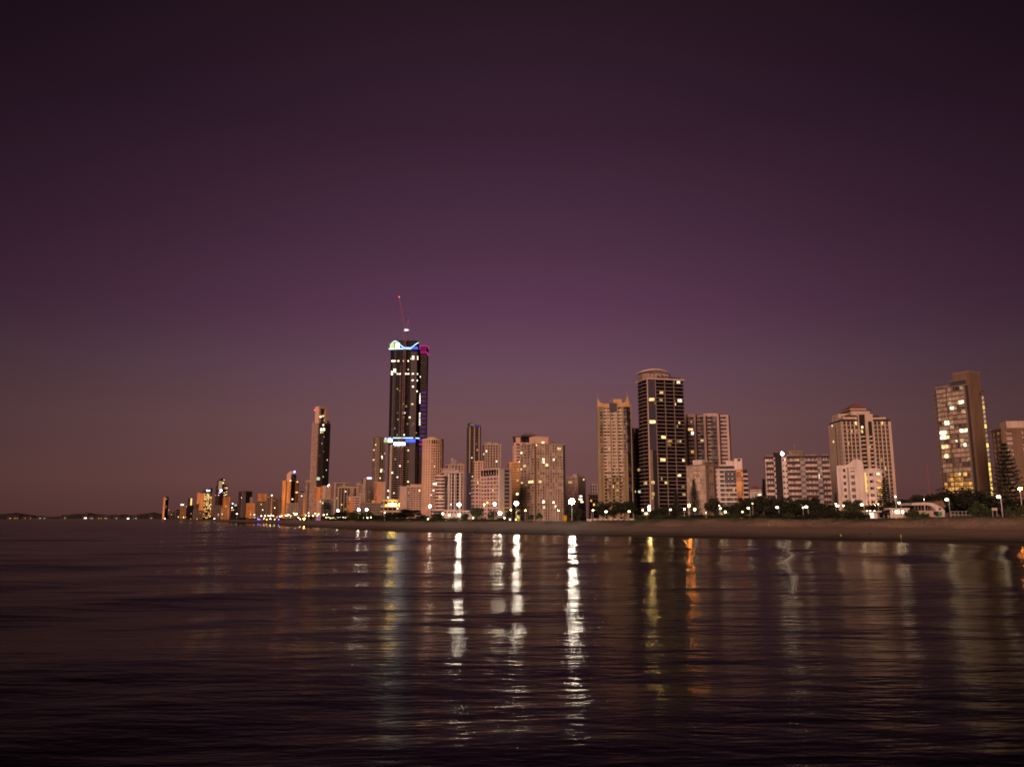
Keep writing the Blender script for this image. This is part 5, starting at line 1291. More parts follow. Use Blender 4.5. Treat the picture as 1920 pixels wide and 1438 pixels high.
# amber-lit grid tower
B = std('apartment_tower', 'far tower with a glowing amber window grid and a slanted cap', 377, 382, 397, 925, 3000, 26, 21, glass='glass_black', wall='ochre', band=.22, pR=0, yx=935, wL=[(0, 1, 'orange')])
MB().slab_xz([(-1, B.H), (B.a + 1, B.H), (B.a + 1, B.zat('R', 2, 914)), (2, B.zat('R', 2, 919))], 0, 14).build('slanted_cap', 'slate', B.root)
r = random.Random(2)
for k in range(1, 21):
    for j in range(6):
        if r.random() < .66: B.fbox(MB(), 'R', B.a * (j + .15) / 6, B.a * (j + .85) / 6, (k + .15) * B.fh, (k + .8) * B.fh, 0, .3).build('lit_window', r.choice(('room_warm', 'room_amber', 'room_dim', 'room_amber')), B.root)
for x in (388, 392): MB().ball((B.sR(x, 919), -2, B.zat('R', 2, 919.5)), 2.6).build('roof_light', 'far_white', B.root)
std('apartment_block', 'far dark block with a burnt orange side, beside the amber grid tower', 370, 376, 380, 924, 3150, 64, 18, glass='glass_dark', wall='brown', band=.2, yx=935, wL=[(0, 1, 'orange')])
std('apartment_block', 'low brown block at the foot of the far orange-sided one', 365, 366, 373, 945, 3100, 8, 10, glass='glass_dark', wall='brown', band=.4, pR=3, pw=2, depth=12, yx=950, lit=2, seed=42)
B = std('apartment_tower', 'far dark tower with one bright yellow vertical strip', 352, 354, 361.5, 934, 3300, 10, 15, glass='glass_black', wall='dark', band=.3, depth=14, yx=940)
B.wall('R', B.sR(357, 940), B.sR(360, 940), 1.4, 'strip_amber', z0=B.zat('R', 2, 947), name='light_strip')
std('apartment_block', 'squat black block below the yellow-striped tower', 349, 350, 363, 948, 3150, 8, 8, glass='glass_black', wall='dark', band=.3, depth=12, yx=955, lit=3, seed=43)
B = std('apartment_block', 'far rust-coloured block with two white roof lamps', 337, 339, 348.5, 946, 3400, 10, 10, glass='glass_dark', wall='ochre', band=.3, pR=4, pw=2, depth=12, yx=950, lit=2, seed=44)
for x in (340, 343): MB().ball((B.sR(x, 947), -1, B.H), 2.2).build('roof_light', 'far_white', B.root)
std('apartment_block', 'far dark grey block left of the rust-coloured one', 330, 331, 339, 955, 3600, 8, 6, glass='glass_black', wall='brown', band=.3, depth=12, yx=958, lit=1, seed=45)
std('apartment_block', 'far low block with two dim windows near the lone slim tower', 319, 320, 328.5, 957.5, 3800, 8, 6, glass='glass_dark', wall='brown', band=.35, depth=12, yx=960, lit=3, seed=46)
B = std('apartment_tower', 'lone slim dark tower with an orange edge at the far left', 306.5, 309.5, 315.5, 932, 4100, 40, 22, glass='glass_black', wall='dark', band=.3, yx=945, wL=[(0, 1, 'orange')], cap=2)
B.lit('R', [(110, 910, 60, 30, 'room_dim'), (118, 1050, 40, 14, 'room_dim'), (112, 1085, 40, 14, 'room_dim')], zH, off=.8, snap=False)
MB().ball((B.a + 6, 0, B.zat('R', 2, 956)), 2.0).build('warning_light', 'globe_red', B.root)
std('apartment_block', 'low brown block beneath the twin-topped tower', 402, 404, 418, 948, 2700, 8, 9, glass='glass_dark', wall='taupe', band=.4, pR=5, pw=2, depth=12, yx=955, lit=4, seed=47)
std('apartment_block', 'low rust block under the orange-striped narrow tower', 413, 415, 424, 953, 2550, 8, 7, glass='glass_dark', wall='ochre', band=.5, pR=4, pw=2, depth=12, yx=958, lit=2, seed=48)
std('apartment_block', 'low taupe row at the foot of the amber grid tower', 361, 363, 380, 957, 2950, 8, 6, glass='glass_dark', wall='taupe', band=.45, pR=7, pw=2, depth=12, yx=960, lit=3, seed=49)
# low houses across the bay
far = [(18, 969.5, 8, 'far_light'), (30, 969, 9, 'far_amber'), (52, 970, 16, 'far_amber'), (76, 969, 12, 'far_light'), (84, 970, 6, 'far_light'), (120, 967, 10, 'far_light'), (158, 967, 6, 'far_white'), (172, 970, 8, 'far_light'), (187, 970, 8, 'far_amber'),
       (200, 969.5, 12, 'far_light'), (218, 969.5, 9, 'far_light'), (239, 971, 5, 'far_white'), (254, 970, 6, 'far_light'), (283, 968, 5, 'far_light')]
for i, (x, y, w, mt) in enumerate(far):
    lb = ORD[i] + ' small lit building from the left edge on the distant shore'
    B = Bld('seaside_house', lb, x - w / 2 - .5, x - w / 2, x + w / 2, y - 2.2, 6600 - x * 6, 8, 3, yx=970, depth=20, group='far shore buildings')
    B.core('glass_black'); B.slabs(.4, .8, 'brown')
    r = random.Random(i)
    for k in range(3): q = r.uniform(.1, .8) * B.a; B.fbox(MB(), 'R', q, q + 5.5, B.fh * .5, B.fh * .5 + 4.5, 0, 1.2).build('lit_window', mt, B.root)
B = std('apartment_tower', 'tiny pale tower alone on the far left shore', 159.5, 160, 164, 959.5, 6200, 8, 8, glass='glass_dark', wall='taupe', band=.4, depth=16, yx=965)
# ------------------------------------------------------------------ vegetation
def foliage(name, col, col2):
    m, n, l, b = _mat(name)
    tc = n.new('ShaderNodeTexCoord'); nz = n.new('ShaderNodeTexNoise'); nz.inputs['Scale'].default_value = 6; nz.inputs['Detail'].default_value = 2
    l.new(tc.outputs['Object'], nz.inputs['Vector'])
    mx = n.new('ShaderNodeMix'); mx.data_type = 'RGBA'; mx.inputs[6].default_value = (*col, 1); mx.inputs[7].default_value = (*col2, 1)
    l.new(nz.outputs['Fac'], mx.inputs[0]); l.new(mx.outputs[2], b.inputs['Base Color'])
    b.inputs['Roughness'].default_value = .7
    MATS[name] = m
foliage('leaf', (.022, .036, .010), (.055, .075, .022)); foliage('leaf_dark', (.010, .015, .007), (.026, .032, .013)); foliage('leaf_lamplit', (.06, .065, .014), (.11, .10, .03))  # yellow leaf: a lamp's glow put into the leaf colour
foliage('dune_grass', (.022, .045, .010), (.055, .075, .022)); foliage('needle', (.006, .010, .006), (.014, .020, .010))
def crown(seed, n=1700, clumps=26, leaf=.075, flat=.72):
    r = random.Random(seed); mb = MB()
    cs = []
    for _ in range(clumps):
        while True:
            p = Vector((r.uniform(-1, 1), r.uniform(-1, 1), r.uniform(-.9, 1)))
            if .25 < p.length < .86: break
        cs.append((Vector((p.x, p.y, p.z * flat)), r.uniform(.16, .34)))
    for i in range(n):
        c, s = cs[r.randrange(clumps)]
        d = Vector((r.gauss(0, 1), r.gauss(0, 1), r.gauss(0, 1))).normalized()
        p = c + d * s * (r.random() ** .35)
        a = Vector((r.gauss(0, 1), r.gauss(0, 1), r.gauss(0, .6))).normalized() * leaf * r.uniform(.6, 1.4)
        b = a.cross(Vector((r.gauss(0, 1), r.gauss(0, 1), r.gauss(0, 1)))).normalized() * leaf * r.uniform(.35, .8)
        k = len(mb.v)
        mb.v += [tuple(p - a), tuple(p + b), tuple(p + a), tuple(p - b)]
        mb.f.append((k, k+1, k+2, k+3))
    return mb
CROWN = {}
for mt in ('leaf', 'leaf_dark', 'leaf_lamplit'): CROWN[mt] = [crown(100 + k, 3200, 34 if k < 3 else 24).mesh('crown', mt) for k in range(4)]
def trunk_mesh(seed, limbs=5):
    r = random.Random(seed); mb = MB()
    mb.tube((0, 0, -.03), (.02, .01, .28), .034, .026); mb.tube((.02, .01, .27), (.0, .03, .55), .026, .018)
    for k in range(limbs):
        t = 2 * math.pi * k / limbs + r.uniform(-.4, .4); z0 = r.uniform(.22, .45); e = Vector((math.cos(t) * r.uniform(.18, .36), math.sin(t) * r.uniform(.18, .36), r.uniform(.6, .85)))
        m_ = Vector((e.x * .5, e.y * .5, (z0 + e.z) * .5 - .04)); mb.tube((.01, .01, z0), m_, .017, .011, 5); mb.tube(m_, e, .011, .005, 5)
    return mb.mesh('trunk', 'bark')
TRUNK = [trunk_mesh(k) for k in range(3)]
def broad_tree(px, wpx, ytop, dist, label, mt='leaf_dark', group=None, name='broad_tree', ybase=None, low=False, seed=None):
    Y = inland(px, dist); x = Y * tr(px); zb = gz(x, Y) - .15
    zt = at(px, ytop, Y).z; h = max(1.0, zt - zb); w = wpx / ppm(Y)
    r = random.Random(int(px * 7) if seed is None else seed)
    root = empty(name, (x, Y, zb)); tag(root, label, 'shrub' if low else 'tree', group)
    put('trunk', TRUNK[r.randrange(3)], root, (0, 0, 0), r.uniform(0, 6), (h * .9, h * .9, h * (.55 if low else .95)))
    ch = h * (.52 if low else .40)
    put('crown', CROWN[mt][r.randrange(4)], root, (0, 0, h - ch * .92), r.uniform(0, 6), (w * .54, w * .5, ch * 1.28))
    return root
def pine_mesh(seed, tiers=17, spread=.27):
    r = random.Random(seed); fo = MB()
    for t in range(tiers):
        u = t / (tiers - 1); z = .16 + .80 * u; L = spread * (1 - u) ** .8 + .015
        nb = 7 if u < .7 else 5
        for k in range(nb):
            a = 2 * math.pi * k / nb + t * .7 + r.uniform(-.2, .2); Lk = L * r.uniform(.8, 1.12)
            for q in range(9):
                f_ = (q + .8) / 9; c = Vector((math.cos(a) * Lk * f_, math.sin(a) * Lk * f_, z + .05 * L / .27 * (f_ ** 2 - .6 * f_) * 2))
                for _ in range(3):
                    s = .022 * (1.15 - .5 * f_); d = Vector((r.gauss(0, 1), r.gauss(0, 1), r.gauss(0, .5))).normalized() * s; e = d.cross(Vector((r.gauss(0, 1), r.gauss(0, 1), r.gauss(0, 1)))).normalized() * s * .5
                    o = c + Vector((r.gauss(0, .008), r.gauss(0, .008), r.gauss(0, .006))); i = len(fo.v)
                    fo.v += [tuple(o - d), tuple(o + e), tuple(o + d), tuple(o - e)]; fo.f.append((i, i+1, i+2, i+3))
    tk = MB(); tk.tube((0, 0, -.02), (0, 0, .99), .016, .002)
    for t in range(tiers):
        u = t / (tiers - 1); z = .16 + .80 * u; L = spread * (1 - u) ** .8 * .7
        for k in range(5): a = 2 * math.pi * k / 5 + t * .7; tk.tube((0, 0, z), (math.cos(a) * L, math.sin(a) * L, z), .004, .0015, 3)
    return fo.mesh('crown', 'needle'), tk.mesh('trunk', 'bark')
PINE = [pine_mesh(1), pine_mesh(2, 20, .17), pine_mesh(3, 22, .09)]
def pine(px, ytop, dist, label, kind=0, Y=None):
    Y = Y or inland(px, dist); x = Y * tr(px, 940); zb = gz(x, Y) - .2; h = at(px, ytop, Y).z - zb
    root = empty('norfolk_pine', (x, Y, zb)); tag(root, label, 'tree')
    put('trunk', PINE[kind][1], root, scale=(h, h, h)); put('crown', PINE[kind][0], root, scale=(h, h, h))

pine(1893, 828, 150, 'tall dark Norfolk pine before the brown block at the right edge', 0)
pine(1661, 893, 140, 'wide dark Norfolk pine right of the white curved-front house', 0)
pine(1302, 897, 150, 'slim Norfolk pine before the pale gridded block', 1)
pine(1434, 896, 260, 'thin cypress-like pine left of the long white block', 2)
pine(1569, 922, 190, 'thin dark cypress at the left corner of the white curved-front house', 2)
pine(1268, 915, 150, 'dark pine before the foot of the dark banded tower', 1)
pine(735.5, 948, 170, 'small dark pine by the yellow porch', 1); pine(702, 945, 170, 'small dark pine before the long low brownish block', 1)
T = broad_tree
for k, px in enumerate(range(1385, 1960, 22)):
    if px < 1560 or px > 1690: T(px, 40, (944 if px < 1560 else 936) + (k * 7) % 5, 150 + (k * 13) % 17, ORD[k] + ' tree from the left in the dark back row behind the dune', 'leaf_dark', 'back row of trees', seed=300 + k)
for i, (px, w, yt, lab) in enumerate(((1700, 70, 938, 'low dark tree behind the lit kiosk at the left end of the dark wood'), (1748, 84, 926, 'dark rounded tree behind the curved-roof club house'), (1795, 92, 917, 'tall dark tree below the brown tower'), (1838, 84, 922, 'dark tree at the foot of the brown tower spine'),
                                  (1880, 80, 932, 'dark tree between the right street lamp and the edge'), (1925, 80, 936, 'dark tree cut by the right edge'))):
    T(px, w, yt, 118 + 4 * (i % 3), lab, 'leaf_dark')
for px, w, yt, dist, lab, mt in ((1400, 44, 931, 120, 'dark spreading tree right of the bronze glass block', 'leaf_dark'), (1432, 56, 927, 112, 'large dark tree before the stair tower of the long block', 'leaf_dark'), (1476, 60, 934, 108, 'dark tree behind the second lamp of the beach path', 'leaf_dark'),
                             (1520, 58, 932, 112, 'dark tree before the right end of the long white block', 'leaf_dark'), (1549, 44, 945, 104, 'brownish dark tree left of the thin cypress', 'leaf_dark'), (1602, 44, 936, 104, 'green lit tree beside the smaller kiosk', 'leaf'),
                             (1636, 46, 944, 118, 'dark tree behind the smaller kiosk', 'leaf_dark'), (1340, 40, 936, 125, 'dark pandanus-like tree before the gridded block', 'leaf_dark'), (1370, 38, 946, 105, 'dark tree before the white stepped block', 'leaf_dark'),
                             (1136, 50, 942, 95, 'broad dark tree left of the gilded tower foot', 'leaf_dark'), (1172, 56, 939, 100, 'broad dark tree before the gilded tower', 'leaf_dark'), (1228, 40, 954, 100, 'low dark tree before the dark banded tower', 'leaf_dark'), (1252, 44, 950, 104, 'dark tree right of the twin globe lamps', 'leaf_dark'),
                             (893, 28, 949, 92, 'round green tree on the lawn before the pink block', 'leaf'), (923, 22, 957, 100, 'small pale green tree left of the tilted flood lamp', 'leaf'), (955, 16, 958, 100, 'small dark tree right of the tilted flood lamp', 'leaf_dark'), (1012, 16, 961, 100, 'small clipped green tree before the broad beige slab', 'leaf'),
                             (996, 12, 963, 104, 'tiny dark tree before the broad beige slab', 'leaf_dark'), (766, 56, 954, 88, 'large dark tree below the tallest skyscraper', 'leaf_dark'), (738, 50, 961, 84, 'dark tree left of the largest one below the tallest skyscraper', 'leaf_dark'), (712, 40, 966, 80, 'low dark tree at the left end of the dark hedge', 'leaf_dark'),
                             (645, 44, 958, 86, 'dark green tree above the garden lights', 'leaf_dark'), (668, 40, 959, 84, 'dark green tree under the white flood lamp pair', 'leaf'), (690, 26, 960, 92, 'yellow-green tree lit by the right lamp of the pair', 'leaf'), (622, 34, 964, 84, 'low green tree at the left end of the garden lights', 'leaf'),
                             (792, 26, 966, 84, 'low dark tree at the right end of the dark hedge', 'leaf_dark'), (820, 24, 962, 96, 'pale lit tree before the white windowed block', 'leaf'), (872, 18, 962, 96, 'lit round bush before the low white wall', 'leaf'), (1612, 24, 956, 78, 'yellow-green shrubby tree glowing by a lamp', 'leaf_lamplit'), (1592, 26, 958, 76, 'green shrub left of the glowing one', 'leaf'),
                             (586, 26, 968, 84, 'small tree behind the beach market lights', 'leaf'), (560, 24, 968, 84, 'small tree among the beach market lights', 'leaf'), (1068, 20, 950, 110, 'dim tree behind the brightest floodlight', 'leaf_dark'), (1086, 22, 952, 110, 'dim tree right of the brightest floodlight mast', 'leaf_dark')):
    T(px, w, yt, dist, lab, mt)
G1 = 'shrubs along the dune'
r = random.Random(77)
for k in range(16): px = 1388 + k * 15.5; T(px, r.uniform(24, 36), 962 + r.uniform(-4, 4) - (3 if k > 11 else 0), 68 + r.uniform(-2, 5), ORD[k] + ' shrub from the left in the dark row below the path lamps', r.choice(('leaf', 'leaf_dark', 'leaf_dark')), G1, 'coastal_shrub', low=True, seed=k)
for k in range(10): px = 1200 + k * 18.5; T(px, r.uniform(22, 32), 965 + r.uniform(-3, 3), 76 + r.uniform(-2, 5), ORD[k] + ' low shrub from the left before the dark banded tower', r.choice(('leaf', 'leaf_dark')), 'shrubs before the gridded block', 'coastal_shrub', low=True, seed=30 + k)
for k in range(9): px = 798 + k * 18; T(px, r.uniform(20, 30), 971 + r.uniform(-2, 2), 70 + r.uniform(-2, 5), ORD[k] + ' low green shrub from the left before the floodlit white wall', r.choice(('leaf', 'leaf')), 'shrubs before the white wall', 'coastal_shrub', low=True, seed=50 + k)
for k in range(12): px = 610 + k * 16; T(px, r.uniform(20, 28), 969 + r.uniform(-3, 3), 72 + r.uniform(-2, 5), ORD[k] + ' low dark shrub from the left in the long hedge', 'leaf_dark', 'shrubs of the long hedge', 'coastal_shrub', low=True, seed=70 + k)
for k in range(10): px = 440 + k * 17; T(px, r.uniform(20, 26), 970 + r.uniform(-2, 2), 74, ORD[k] + ' tiny shrub from the left behind the market lights', 'leaf_dark', 'shrubs behind the market', 'coastal_shrub', low=True, seed=90 + k)
for px, w, yt, lab in ((1838, 40, 945, 'round green shrub right of the railing'), (1858, 24, 957, 'low green shrub under the small white sign'), (1712, 30, 956, 'green shrub before the club house wall'), (1735, 20, 962, 'small dark shrub under the club house windows'), (1893, 16, 953, 'grassy shrub beside the right street lamp'), (1912, 20, 951, 'grassy shrub on the dune at the right edge')):
    T(px, w, yt, 80 if px < 1880 else 68, lab, 'leaf', name='coastal_shrub', low=True)

# dune grass: nobody could count it
rs = np.random.RandomState(4)
mb = MB(); cnt = 0
SI = np.where((SHORE[:, 1] > 190) & (SHORE[:, 1] < 820))[0]
for _ in range(20000):
    i = SI[rs.randint(len(SI))]
    d = rs.normal(67, 6.5)
    if d < 55: continue
    p = SHORE[i] + nrm[i] * d + tang[i] * rs.uniform(-3, 3)
    patch = math.sin(p[0] * .21 + p[1] * .13) + math.sin(p[0] * .07 - p[1] * .19 + 1) + .6 * math.sin(p[1] * .5)
    if patch < (.15 if d < 64 else -.6): continue
    zz = gprof(np.array([d]), np.array([SHORE[i][1]]))[0]
    s = rs.uniform(.3, .75)
    for k in range(4):
        a = rs.uniform(0, 6.28); ln = rs.uniform(.1, .6)
        i0 = len(mb.v); ca, sa = math.cos(a), math.sin(a)
        mb.v += [(p[0] - sa * .11 * s, p[1] + ca * .11 * s, zz - .15), (p[0] + sa * .11 * s, p[1] - ca * .11 * s, zz - .15), (p[0] + ca * ln * s, p[1] + sa * ln * s, zz + s)]
        mb.f.append((i0, i0+1, i0+2))
tag(mb.build('dune_grass', 'dune_grass'), 'tufts of dune grass along the top of the sand', 'grass', kind='stuff')

# ------------------------------------------------------------------ lamps
def lamp(px, py, dist, rpx, mat, label, group=None, arm=0.0, name='street_lamp', Y=None, head='cobra', tilt=0.0):
    """post, arm and lit head; (px, py) is where the photograph shows the light"""
    Y = Y or inland(px, dist); c = at(px, py, Y); x = c.x + arm; zb = gz(x, Y) - .2
    root = empty(name, (x, Y, zb)); tag(root, label, 'lamp', group)
    h = max(1.2, c.z - zb); r_ = rpx / ppm(Y)
    pr = .07 if h < 8 else .16
    if not arm and head != 'flood': r_ *= .8 * (.8 if py > 960 else 1)
    MB().tube((0, 0, 0), (0, 0, h - .1 + (r_ * .2 if arm else 0)), pr * 1.25, pr * .8, 8).build('post', 'pole', root)
    if arm:
        MB().tube((0, 0, h - .1 + r_ * .2), (-arm * .5, 0, h + r_ * .75), pr * .8, pr * .7).tube((-arm * .5, 0, h + r_ * .75), (-arm, 0, h + r_ * .7), pr * .7).build('arm', 'pole', root)
        ARM = root.children[-1] if root.children else root
        ARM = [c for c in root.children if c.name.startswith('arm')][0]
        MB().box(-arm - r_ * .9, -r_ * .5, h + r_ * .55, -arm + r_ * .9, r_ * .5, h + r_ * .95).build('hood', 'pole', ARM)
        smooth(MB().ball((-arm, 0, h), r_ * 1.15, r_ * .8, r_ * .72).build('diffuser', mat, ARM))
    elif head == 'flood':
        MB().box(-r_ * 1.2, r_ * .6, h - r_ * .2, r_ * 1.2, r_ * .9, h + r_ * .2).build('crossarm', 'pole', root)
        smooth(MB().ball((0, 0, h), r_ * .95, r_ * .6, r_ * .95, 16, 10).build('floodlight', mat, root))
    else:
        smooth(MB().ball((0, 0, h), r_, r_, r_).build('globe', mat, root)); MB().tube((0, 0, h + r_ * .9), (0, 0, h + r_ * 1.15), r_ * .5, r_ * .15).build('cap', 'pole', root)
    return root
lamp(1072, 940, 85, 5.0, 'flood_big', 'brightest white floodlight mast, right of the broad beige slab', head='flood', name='floodlight_mast')
lamp(968.3, 943.5, 85, 3.6, 'flood_big', 'bright white floodlight mast before the ochre chequered block', head='flood', name='floodlight_mast')
lamp(860.5, 946, 85, 2.9, 'flood_big', 'white floodlight mast before the white windowed block', head='flood', name='floodlight_mast')
lamp(927.8, 945, 90, 2.2, 'flood', 'white floodlight mast before the pink blank-cornered block', head='flood', name='floodlight_mast')
lamp(937.6, 962, 85, 2.6, 'flood', 'low bright flood lamp leaning before the pink block corner', head='flood', name='floodlight_mast')
lamp(806, 949, 85, 2.1, 'flood', 'white floodlight mast before the round peach tower', head='flood', name='floodlight_mast')
lamp(672.6, 955.6, 85, 2.1, 'flood', 'left floodlight of the pair above the long hedge', head='flood', name='floodlight_mast'); lamp(687.6, 955.2, 85, 2.2, 'flood_small', 'right floodlight of the pair above the long hedge', head='flood', name='floodlight_mast')
lamp(633.5, 957.5, 85, 1.8, 'flood_small', 'small floodlight at the foot of the dark striped block', head='flood', name='floodlight_mast')
for i, (x, y, rp, w_) in enumerate(((1872, 931, 3.1, 'rightmost, on the grassy dune'), (1775, 936.5, 3.0, 'before the club house'), (1685.5, 942.5, 2.3, 'behind the brighter kiosk'), (1616, 946, 2.5, 'above the smaller kiosk'), (1570, 948, 2.5, 'left of the white curved-front house foot'), (1511.5, 950, 2.4, 'amid the dark trees'), (1457, 951, 2.3, 'left of the amid-trees one'), (1403, 952.5, 1.9, 'right of the white stepped block'))):
    lamp(x, y, 70 if x > 1860 else 74, rp, 'globe', 'white curved-arm path lamp on a pale pole, ' + w_, 'path lamps along the dune', arm=.9 if x > 1700 else .8)
lamp(1912.5, 916, 120, 3.4, 'sodium', 'orange street lamp glowing before the pine at the right edge'); lamp(1291.5, 947.5, 100, 2.8, 'sodium', 'orange-red street lamp left of the slim pine'); lamp(1302.5, 955, 96, 3.0, 'globe', 'white lamp under the slim Norfolk pine', name='garden_lamp')
lamp(1217, 949.8, 80, 2.4, 'globe_gold', 'upper globe of the lamp pair before the dark banded tower'); lamp(1217.3, 956, 76, 2.2, 'globe', 'lower globe of the lamp pair before the dark banded tower', arm=-.6); lamp(1212.5, 962.6, 74, 2.6, 'globe_yellow', 'low yellow garden lamp left of the lamp pair', name='garden_lamp')
lamp(1257, 955.3, 76, 1.7, 'globe', 'small white path lamp before the banded tower, right of the pair', arm=-.6); lamp(1136.3, 959, 74, 2.0, 'globe', 'white path lamp before the left broad dark tree', arm=-.5); lamp(1179.6, 958.6, 74, 2.0, 'globe_yellow', 'warm curved-arm path lamp before the gilded tower', arm=-.6)
for x, y, rp, mt, lb in ((1323.5, 961, 1.3, 'globe_dim', 'tiny garden lamp below the pandanus-like tree'), (1348.5, 947.8, 1.3, 'globe_yellow', 'small amber lamp left of the white stepped block'), (1351, 953, 1.9, 'globe', 'white garden lamp at the left foot of the white stepped block'), (1360, 959.5, 2.6, 'globe_yellow', 'greenish yellow porch lamp under the white stepped block'), (1392, 959.5, 1.8, 'globe_yellow', 'yellow garden lamp right of the white stepped block'),
                     (1411, 944, 1.2, 'globe_yellow', 'tiny yellow lamp under the red-roofed house'), (1505.5, 951.5, 1.5, 'globe_yellow', 'yellow lamp just left of the amid-trees path lamp'), (1567, 944.5, 1.5, 'globe_yellow', 'faint yellow lamp above the path lamp by the cypress'), (1679, 931, 1.6, 'globe', 'far white lamp before the wide Norfolk pine'), (1732.5, 936, 1.1, 'globe_dim', 'far tiny lamp above the club house roof'), (1646.5, 945, 1.2, 'globe_yellow', 'tiny yellow lamp left of the wide pine'),
                     (1018.5, 941, 1.9, 'globe', 'white lamp low before the broad beige slab'), (1038, 941.7, 1.6, 'globe', 'second white lamp low before the broad beige slab'), (1041.5, 949, 1.4, 'globe_yellow', 'yellow lamp low before the broad beige slab'), (908, 945.5, 1.5, 'globe_yellow', 'small warm lamp left of the floodlight before the pink block'), (914, 942, 1.3, 'sodium_small', 'small orange lamp before the pink block'),
                     (830, 963, 2.6, 'globe', 'left low flood lamp on the white wall'), (842.5, 965.5, 2.6, 'globe_yellow', 'middle low flood lamp on the white wall'), (861, 965.5, 3.2, 'flood_small', 'right low flood lamp on the white wall'), (802.5, 973, 1.8, 'globe', 'white ground lamp in the shrubs under the round tower'), (946, 971, 1.8, 'globe', 'ground lamp right of the leaning flood lamp'),
                     (956, 973.5, 1.8, 'globe_dim', 'left ground lamp by the parking'), (967, 973.8, 1.6, 'globe_dim', 'right ground lamp by the parking'), (887, 971, 2.0, 'globe_dim', 'ground lamp under the round green tree'), (682, 970.5, 1.5, 'globe', 'left of three white ground lamps in the hedge'), (689, 970.5, 1.6, 'globe', 'middle of three white ground lamps in the hedge'), (696, 970, 1.9, 'globe', 'right of three white ground lamps in the hedge'),
                     (721.5, 961, 1.6, 'globe_yellow', 'yellow lamp beside the porch podium'), (444, 963, 1.3, 'globe', 'lamp at the dark shore left of the market lights'), (402, 972, 1.3, 'globe', 'white lamp on the far beach under the twin-topped tower'), (349, 969.5, 1.7, 'sodium_small', 'bright orange lamp on the far left beach'), (344, 969.5, 1.1, 'sodium_small', 'smaller orange lamp on the far left beach'), (309, 972, 1.7, 'far_white', 'white lamp under the lone slim tower'), (161.5, 971, 1.5, 'far_white', 'white light at the foot of the tiny pale tower'), (239, 973.2, 1.3, 'far_white', 'lone white light low on the far water edge'),
                     (509.5, 928.5, 1.6, 'far_white', 'white lamp high above the orange-striped brown block')):
    Y = None
    d_ = 90 if y < 960 else 74
    if x < 300: Y = {161.5: 6100, 239: 5000}.get(x)
    if x == 509.5: Y = 1990
    lamp(x, y, d_, rp, mt, lb, name='garden_lamp', Y=Y)
lamp(615, 911, 90, 1.5, 'far_white', 'left of the twin white lamps over the orange and grey block', Y=1245, name='roof_lamp'); lamp(617, 908.8, 90, 1.3, 'far_white', 'right of the twin white lamps over the orange and grey block', Y=1246, name='roof_lamp')
for k, (x, y, d_) in enumerate(((556, 963, 110), (590, 962, 112), (640, 961, 115), (700, 960, 120), (748, 958, 150), (794, 957, 128), (823, 956, 130), (905, 957, 125), (958, 956, 150), (985, 957, 140), (1047, 957, 135), (1112, 957, 150), (1205, 956, 140), (1283, 954, 150), (1352, 955, 130), (1425, 950, 190), (1500, 950, 180), (1582, 948, 140), (1640, 947, 150))):
    lamp(x, y, d_, .85, 'street_amber', ORD[k] + ' amber street lamp from the left along the road before the towers', 'amber lamps along the road')
# floodlight on the roof of the long block
p = at(1466.3, 851, 519)
root = empty('roof_floodlight', (p.x, p.y, p.z - 2.0)); tag(root, 'dazzling white floodlight on the stair tower of the long white block', 'lamp')
MB().tube((0, 0, 0), (0, 0, 1.6), .12).build('post', 'steel', root); smooth(MB().ball((0, 0, 2.2), 1.05, .8, 1.05).build('floodlight', 'flood_small', root)); MB().box(-.9, .6, 1.2, .9, .9, 3.1).build('hood', 'steel', root)
# market lights on the far beach: a crowd of small festoon lamps
r = random.Random(15)
ml_ = [(477, 965, 'globe_yellow'), (478, 970, 'globe_violet'), (484, 973, 'globe_violet'), (487, 974.5, 'globe_violet'), (490, 967, 'globe_yellow'), (493.5, 973, 'globe_violet'), (497, 967, 'globe'), (503, 966.5, 'globe_yellow'), (506.5, 967, 'globe'), (509, 965.5, 'globe_yellow'), (512.5, 967, 'globe'), (507, 972.5, 'globe'), (495, 972, 'sodium_small'),
       (520, 968, 'globe_red'), (522.5, 973.5, 'globe_violet'), (525, 968, 'globe'), (528.5, 967, 'globe_yellow'), (535, 966, 'globe'), (538, 966, 'globe_yellow'), (541, 965, 'globe'), (545, 967, 'globe_yellow'), (551, 962, 'globe_yellow'), (553, 965, 'globe'), (556, 964, 'globe_yellow'), (559.5, 970, 'globe'), (570, 972.3, 'sodium'), (563, 973, 'globe'), (578.5, 961.5, 'globe_yellow'), (587, 966.5, 'globe'),
       (591, 962.5, 'globe_yellow'), (597.5, 963.5, 'globe_yellow'), (595, 966, 'globe_yellow'), (607, 965, 'globe'), (613, 964, 'globe'), (573, 966, 'globe'), (579, 967, 'globe_yellow'), (515, 973.5, 'globe_yellow'), (500, 974, 'sodium_small')]
hue = {'globe_yellow': 'yellow', 'globe_violet': 'violet', 'globe': 'white', 'sodium_small': 'amber', 'globe_red': 'red', 'sodium': 'orange'}
cnt = {}
for x, y, mt in sorted(ml_):
    cnt[mt] = cnt.get(mt, -1) + 1
    lamp(x, y, 64, r.uniform(1.0, 1.5) if mt != 'sodium' else 1.9, mt, '%s %s market lamp from the left on the far beach' % (ORD[cnt[mt]], hue[mt]), 'market lights, ' + hue[mt], name='market_lamp')
for k in range(14): lamp(612 + k * 2.7 + r.uniform(-.8, .8), 971 + r.uniform(-1.5, 1.5), 76, r.uniform(.6, 1.15), r.choice(('globe_yellow', 'globe_dim', 'globe_yellow')), ORD[k] + ' tiny garden light from the left under the long hedge', 'garden lights under the hedge', name='garden_lamp')
